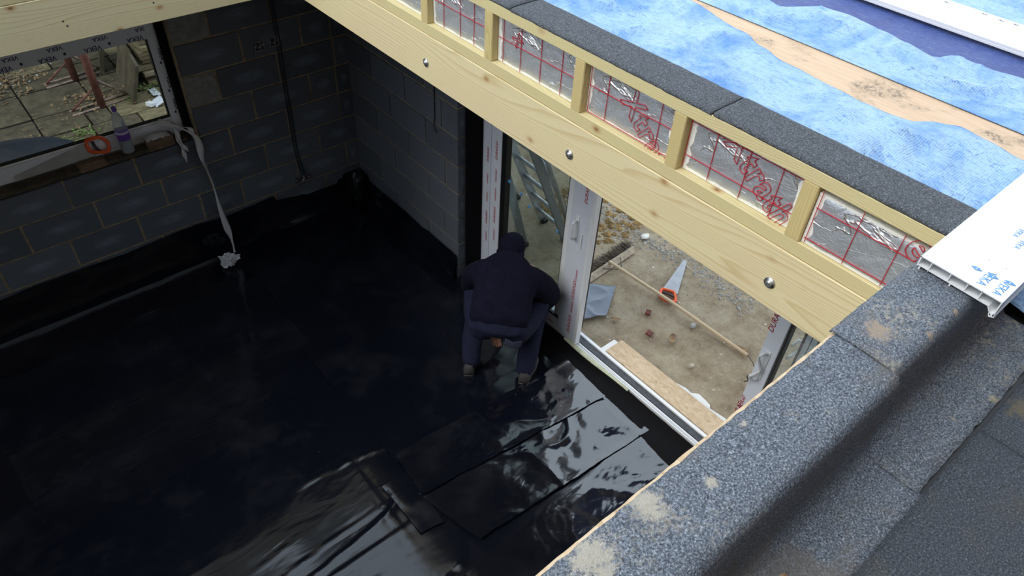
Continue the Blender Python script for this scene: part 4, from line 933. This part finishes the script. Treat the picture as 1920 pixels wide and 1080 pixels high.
# ------------------------------------------------------------------ garden seen through the window
pv = thing('paving', 'worn stone paving outside the window with open soil joints', 'paving', (-1.8, 3.0, -.12))
rs_ = random.Random(11)
grid('soil_bed', lambda u, v: (-4.6 + 5.2 * u, .35 + 6.2 * v, -.132 + .006 * fbm(u * 20, v * 20, 2)), 60, 60, 'soil', pv)
unit = []
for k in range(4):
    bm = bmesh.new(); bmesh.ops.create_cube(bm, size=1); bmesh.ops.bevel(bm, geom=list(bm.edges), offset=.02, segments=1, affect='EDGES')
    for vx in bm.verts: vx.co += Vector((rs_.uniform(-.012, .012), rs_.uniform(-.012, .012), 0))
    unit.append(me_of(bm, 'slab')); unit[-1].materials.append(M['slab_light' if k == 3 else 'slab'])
ys = [.40]; 
while ys[-1] < 6.3: ys.append(ys[-1] + rs_.choice((.43, .43, .28, .60)))
for y0, y1 in zip(ys, ys[1:]):
    x = -4.4 + rs_.uniform(0, .4)
    while x < .3:
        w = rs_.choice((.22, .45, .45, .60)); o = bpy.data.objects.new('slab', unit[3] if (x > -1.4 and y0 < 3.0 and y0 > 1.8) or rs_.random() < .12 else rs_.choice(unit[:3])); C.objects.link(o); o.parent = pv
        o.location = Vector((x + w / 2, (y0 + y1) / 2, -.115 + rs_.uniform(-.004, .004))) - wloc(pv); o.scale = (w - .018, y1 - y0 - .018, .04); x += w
def trestle(label, fx, fy, h=1.05):
    t_ = thing('trestle', label, 'trestle', (fx, fy, -.095), 'steel trestles')
    tube('leg', [(fx, fy, -.09), (fx - .0, fy, h)], .038, 'rust_red', t_, 10)
    for s in (0, .035): tube('foot_bar', [(fx - .30, fy - .04 + s * 3, -.085), (fx + .28, fy + .02 + s * 3, -.085)], .012, 'rust_pale', t_, 6)
    tube('brace', [(fx + .03, fy - .01, .20), (fx + .30, fy + .08, -.085)], .010, 'rust_pale', t_, 6)
    tube('brace', [(fx + .03, fy + .02, .17), (fx + .30, fy + .12, -.085)], .010, 'rust_pale', t_, 6)
    tube('brace', [(fx - .02, fy, .42), (fx - .26, fy + .35, h - .1)], .013, 'rust_pale', t_, 6)
    tube('brace', [(fx - .02, fy, .12), (fx - .28, fy + .06, -.085)], .010, 'rust_red', t_, 6)
    tube('top_bar', [(fx - .45, fy, h), (fx + .45, fy, h)], .02, 'rust_red', t_, 8)
    return t_
trestle('rusty red steel trestle nearer the window, standing in front of the other', -1.27, 3.05)
trestle('rusty red steel trestle farther from the window', -1.31, 3.80, .95)
ls = thing('leaning_slab', 'large grey slab leaning against the stack outside the window', 'slab', (-.85, 3.3, -.1))
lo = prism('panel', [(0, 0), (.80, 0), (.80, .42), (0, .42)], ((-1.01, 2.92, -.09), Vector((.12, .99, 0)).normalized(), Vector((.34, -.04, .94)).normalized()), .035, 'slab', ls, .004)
tag(prism('leaning_slab', [(0, 0), (.5, 0), (.5, .42), (0, .42)], ((-1.05, 3.80, -.09), Vector((.25, .97, 0)).normalized(), Vector((.25, -.06, .95)).normalized()), .04, 'slab'), 'dark slab leaning behind the large grey slab', 'slab')
stk = ['topmost', 'second', 'third', 'fourth', 'fifth', 'sixth', 'seventh', 'eighth', 'ninth', 'tenth', 'eleventh', 'lowest']
for i in range(12):
    j = 11 - i; o = box('stacked_plank', (-.74 + rs_.uniform(-.04, .05), 3.22 + rs_.uniform(-.02, .06), -.095 + .055 * i), (.3, 3.98 + rs_.uniform(-.03, .03), -.095 + .055 * i + .046), ['slab_light', 'slab_light', 'oldwood'][i % 3], bev=.004)
    o.rotation_euler.z = rs_.uniform(-.05, .05); tag(o, stk[j] + ' of the rough planks and slabs stacked outside the window', 'plank', 'stack outside the window')
# dark mound, weeds, scraps
tag(grid('dark_sheeting', lambda u, v: (-2.34 + .66 * math.cos(PI * u) * math.sin(PI / 2 * v + .001) , 2.40 + .48 * math.sin(PI * 2 * u) * 0 + .42 * math.sin(PI * (u * 2 - .5)) * math.sin(PI / 2 * v) * 1.0, -.1 + .30 * math.cos(PI / 2 * v) + .02 * fbm(u * 6, v * 6, 3)), 40, 14, 'denim'), 'dark blue rounded covered heap below the window outside', 'heap') if False else None
bm = bmesh.new(); bmesh.ops.create_icosphere(bm, subdivisions=4, radius=1)
for vx in bm.verts:
    k = 1 + .10 * noise.noise(vx.co * 1.5) + .03 * noise.noise(Vector((vx.co.x * 1.2, vx.co.y * 9, vx.co.z * 6))); vx.co = Vector((vx.co.x * .60 * k, vx.co.y * .34 * k, max(0, vx.co.z) * .26 * k))
hp_ = link('covered_heap', me_of(bm, 'heap', True), 'denim'); hp_.location = (-2.22, 2.32, -.10); hp_.rotation_euler.z = -.25
tag(hp_, 'dark blue rounded covered heap on the paving outside the window', 'heap')
def tuft(name, cx, cy, rx, ry, n, mat, label, s=.03, z=-.09):
    bm = bmesh.new(); rr = random.Random(n + int(cx * 100))
    for _ in range(n):
        x, y = rr.gauss(cx, rx), rr.gauss(cy, ry); a = rr.random() * 6; l = s * rr.uniform(.5, 1.4); w = l * .3; zz = z + rr.random() * .02
        p = Vector((x, y, zz)); d = Vector((math.cos(a), math.sin(a), rr.uniform(0, .7))) * l; q = Vector((-math.sin(a), math.cos(a), 0)) * w
        v_ = [bm.verts.new(p), bm.verts.new(p + d * .5 + q), bm.verts.new(p + d), bm.verts.new(p + d * .5 - q)]; bm.faces.new(v_)
    o = link(name, me_of(bm, name), mat); stuff(o); return tag(o, label, 'leaves')
tuft('leaf_litter', -1.95, 4.2, .22, .22, 500, 'leaf_brown', 'brown leaf litter on the far paving at the left', .035)
tuft('leaf_litter', -2.1, 4.3, .3, .2, 200, 'stone_grey', 'pale dead leaves on the far paving at the left', .03)
tuft('leaf_litter', -1.28, 3.3, .14, .12, 160, 'leaf_brown', 'brown leaves around the nearer trestle leg', .035)
tuft('weeds', -1.62, 2.58, .09, .05, 90, 'leaf_green', 'green weeds growing in the joint near the dark heap', .03)
tuft('weeds', -1.0, 3.0, .06, .05, 22, 'leaf_green', 'green weeds at the foot of the leaning slab', .04)
tuft('weeds', -.75, 3.2, .12, .08, 60, 'leaf_green', 'green weeds below the plank stack', .03)
tuft('leaf_litter', -1.7, 2.9, .5, .3, 130, 'leaf_brown', 'scattered dry leaves over the near paving', .025)
tag(box('white_scrap', (-.90, 2.74, -.09), (-.84, 2.82, -.05), 'upvc', rot=(0, .2, .5)), 'small white box-like scrap on the paving by the window corner', 'scrap')
tag(grid('white_scrap', lambda u, v: (-.84 + .10 * u, 2.70 + .16 * v, -.08 + .04 * u + .015 * fbm(u * 3, v * 3, 2)), 8, 8, 'upvc_film', thick=.002), 'pale plastic scrap beside the small white box-like scrap', 'scrap')
tag(grid('white_scrap', lambda u, v: (-.78 + .08 * u, 2.95 + .18 * v, -.08 + .02 * fbm(u * 4, v * 4, 5)), 8, 8, 'upvc', thick=.001), 'crumpled white film below the plank stack', 'scrap')

# ------------------------------------------------------------------ crouching person
Mo = Vector((-.36, -2.33, .012)); Fd = Vector((.76, .65, 0)).normalized(); Rt = Vector((.65, -.76, 0)).normalized()
def W(r, f, u): return Mo + Rt * r + Fd * f + Vector((0, 0, u))
def skin_mesh(name, chains, mat, parent=None, sub=2):
    """chains: list of lists of (point, radius or (rx,ry)); shared points are merged"""
    vs_, es, rs2, idx = [], [], [], {}
    for ch in chains:
        prev = None
        for p, r in ch:
            key = tuple(round(q, 4) for q in p)
            if key not in idx: idx[key] = len(vs_); vs_.append(tuple(p)); rs2.append(r)
            i = idx[key]
            if prev is not None and prev != i: es.append((prev, i))
            prev = i
    base = Vector(vs_[0]); me = bpy.data.meshes.new(name); me.from_pydata([tuple(Vector(p) - base) for p in vs_], es, []); o = bpy.data.objects.new(name, me); C.objects.link(o)
    o.modifiers.new('skin', 'SKIN'); o.modifiers.new('sub', 'SUBSURF').levels = sub
    for i, r in enumerate(rs2):
        me.skin_vertices[0].data[i].radius = r if isinstance(r, tuple) else (r, r)
    me.skin_vertices[0].data[0].use_root = True
    bpy.context.view_layer.update(); ev = bpy.data.meshes.new_from_object(o.evaluated_get(bpy.context.evaluated_depsgraph_get()))
    bpy.data.objects.remove(o)
    for p in ev.polygons: p.use_smooth = True
    ev.materials.clear(); o = link(name, ev, mat, parent); o.location = base - wloc(parent); return o
pel = W(0, -.03, .50); wai = W(0, .07, .57); che = W(0, .20, .69); nec = W(0, .31, .78)
def arm(s, sh, el, ha, k): return [(W(0, .20, .69), k[0]), (W(*sh), k[1]), (W(*el), k[2]), (W(*ha), k[3])]
bch = [[(pel, .10), (wai, .10), (che, .11), (nec, .05), (W(0, .36, .80), .050), (W(0, .41, .80), .085), (W(0, .47, .77), .075)]]
LA = ((-.17, .25, .72), (-.25, .30, .42), (-.09, .20, .17)); RA = ((.17, .25, .72), (.27, .38, .45), (.20, .50, .13))
for sgn, A in ((-1, LA), (1, RA)):
    bch.append([(che, .11), (W(*A[0]), .05), (W(*A[1]), .038), (W(*A[2]), .026)])
    hand = Vector(A[2]); pd = (Vector(A[2]) - Vector(A[1])).normalized(); palm = hand + pd * .06
    bch.append([(W(*A[2]), .026), (W(*palm), (.030, .018))])
    for q, ln_ in zip((-.024, -.008, .008, .024), (.055, .065, .062, .048)):
        k0 = palm + Vector((q, 0, 0)) + pd * .012; k1 = k0 + pd * ln_ * .5 + Vector((0, -.004, 0)); k2 = k1 + pd * ln_ * .25 + Vector((0, -.022, .004))
        bch.append([(W(*palm), (.030, .018)), (W(*k0), .0085), (W(*k1), .008), (W(*k2), .007)])
    th0 = hand + pd * .03 + Vector((-.03 * sgn, -.008, 0)); th1 = th0 + pd * .035 + Vector((-.012 * sgn, -.012, 0)); bch.append([(W(*A[2]), .026), (W(*th0), .010), (W(*th1), .008)])
    bch.append([(pel, .10), (W(.10 * sgn, -.02, .44), .075), (W(.19 * sgn, .30, .42), .055), (W(.18 * sgn, -.02, .10), .035), (W(.19 * sgn, .10, .045), (.035, .025))])
person = skin_mesh('person', bch, 'skin', None, 1)
tag(person, 'person in dark navy jacket and trousers crouching, back to the camera, by the door frame', 'person')
def fused(name, lofts, limbs, mat, parent, vox=.012, sm=6):
    """lofts: lists of (centre, half width right, half depth, forward axis); limbs: lists of (point, radius). All fused into one skin."""
    bm = bmesh.new(); base = lofts[0][0][0] if lofts else limbs[0][0][0]; N_ = 20
    for lf in lofts:
        rings = []
        for i, (c, a, b) in enumerate(lf):
            ax = (lf[min(i + 1, len(lf) - 1)][0] - lf[max(i - 1, 0)][0]).normalized(); dp = Rt.cross(ax).normalized()
            rings.append([bm.verts.new(c - base + Rt * a * math.copysign(abs(math.cos(t)) ** .8, math.cos(t)) + dp * b * math.copysign(abs(math.sin(t)) ** .8, math.sin(t))) for t in [2 * PI * k / N_ for k in range(N_)]])
        for p, q in zip(rings, rings[1:]):
            for k in range(N_): bm.faces.new((p[k], p[(k + 1) % N_], q[(k + 1) % N_], q[k]))
        bm.faces.new(rings[0][::-1]); bm.faces.new(rings[-1])
    for lm in limbs:
        pts = [p - base for p, r in lm]; fine = bezier_pts(pts, 5); rr = []
        for i in range(len(lm) - 1):
            for k in range(5): rr.append(lm[i][1] + (lm[i + 1][1] - lm[i][1]) * k / 5)
        tube_bm(bm, fine, rr + [lm[-1][1]], 12)
        for p, r in (lm[0], lm[-1]):
            bmesh.ops.create_icosphere(bm, subdivisions=2, radius=r * .98, matrix=Matrix.Translation(p - base))
    bmesh.ops.recalc_face_normals(bm, faces=bm.faces)
    o = bpy.data.objects.new(name, me_of(bm, name)); C.objects.link(o)
    m_ = o.modifiers.new('r', 'REMESH'); m_.mode = 'VOXEL'; m_.voxel_size = vox; m2 = o.modifiers.new('s', 'SMOOTH'); m2.iterations = sm; m2.factor = .5
    bpy.context.view_layer.update(); ev = bpy.data.meshes.new_from_object(o.evaluated_get(bpy.context.evaluated_depsgraph_get())); bpy.data.objects.remove(o)
    for vx in ev.vertices:   # soft cloth folds
        q = vx.co; vx.co += vx.normal * (.005 * noise.noise(Vector((q.x * 9, q.y * 9, q.z * 14))) + .0025 * noise.noise(q * 26))
    for p in ev.polygons: p.use_smooth = True
    ev.materials.clear(); o = link(name, ev, mat, parent); o.location = base - wloc(parent); return o
jk = fused('jacket', [[(W(.0, -.075, .525), .185, .10), (W(0, -.055, .55), .195, .12), (W(0, -.02, .57), .195, .13), (W(0, .07, .65), .195, .13), (W(0, .15, .70), .21, .125), (W(0, .21, .735), .20, .11), (W(0, .27, .77), .13, .09), (W(0, .31, .79), .075, .07)]],
     [[(W(-.15, .19, .70), .095), (W(-.225, .26, .60), .085), (W(-.255, .31, .44), .072), (W(-.18, .26, .29), .055)],
      [(W(.15, .19, .70), .098), (W(.235, .24, .60), .092), (W(.275, .33, .46), .082), (W(.25, .42, .30), .062), (W(.215, .48, .18), .050)]], 'jacket', person)
LEG = lambda s: [(W(.105 * s, -.05, .47), .105), (W(.17 * s, .10, .45), .095), (W(.215 * s, .27, .43), .082), (W(.205 * s, .20, .30), .072), (W(.195 * s, .06, .18), .070), (W(.185 * s, -.02, .085), .066)]
tr2 = fused('trousers', [[(W(0, -.10, .455), .16, .06), (W(0, -.09, .49), .182, .10), (W(0, -.06, .53), .183, .11), (W(0, -.02, .57), .17, .11)]], [LEG(-1), LEG(1)], 'trousers', person)
for s in (-1, 1):
    grid('pocket', lambda u, v, s=s: W(.115 + (u - .5) * .11, -.196 + .012 * abs(u - .5) * 2, .455 + .05 * v + .024 * abs(u - .5)), 8, 6, 'pocket', person, thick=.004) if s > 0 else None
hd = bmesh.new(); bmesh.ops.create_icosphere(hd, subdivisions=3, radius=1)
for vx in hd.verts:
    c_ = vx.co; vx.co = Rt * c_.x * .088 + Fd * c_.y * .108 + Vector((0, 0, c_.z * .092)); vx.co.z -= .15 * max(0, c_.y) * .25
cp = link('cap', me_of(hd, 'cap', True), 'jacket', person); cp.location = W(0, .375, .80) - wloc(person)
tube('collar', [W(.075 * math.cos(a), .31 + .05 * math.sin(a), .80) for a in [2 * PI * i / 16 for i in range(17)]], .018, 'jacket', person, 8)
for s in (-1, 1):
    yaw = .10 * s
    def sh(u, v, s=s):
        return None
    fd2 = (Fd + Rt * .18 * s).normalized(); rt2 = Vector((fd2.y, -fd2.x, 0)); hc = W(.185 * s, -.10, 0)
    outl = [(-.030, 0), (-.038, .03), (-.034, .10), (-.044, .17), (-.040, .235), (-.015, .27), (.015, .27), (.040, .235), (.044, .17), (.034, .10), (.038, .03), (.030, 0)]
    so = prism('sole', outl, (hc, rt2, fd2), .022, 'sole', person, .004)
    upc = []
    bm = bmesh.new(); rings = []
    for z_, k_, yk in ((.020, 1.03, 0), (.045, 1.0, 0), (.07, .85, .02), (.095, .62, .05)):
        rings.append([bm.verts.new(rt2 * p[0] * k_ + fd2 * ((p[1] - .02) * (k_ if z_ < .05 else (.85 if z_ < .08 else .48)) + .02 - .005) + Vector((0, 0, z_))) for p in outl])
    for a, b in zip(rings, rings[1:]):
        for k in range(len(a)): bm.faces.new((a[k], a[(k + 1) % len(a)], b[(k + 1) % len(a)], b[k]))
    bm.faces.new(rings[-1]); bm.faces.new(rings[0][::-1]); bmesh.ops.recalc_face_normals(bm, faces=bm.faces)
    so2 = link('shoe', me_of(bm, 'shoe', True), 'shoe', person); so2.location = hc - wloc(person)
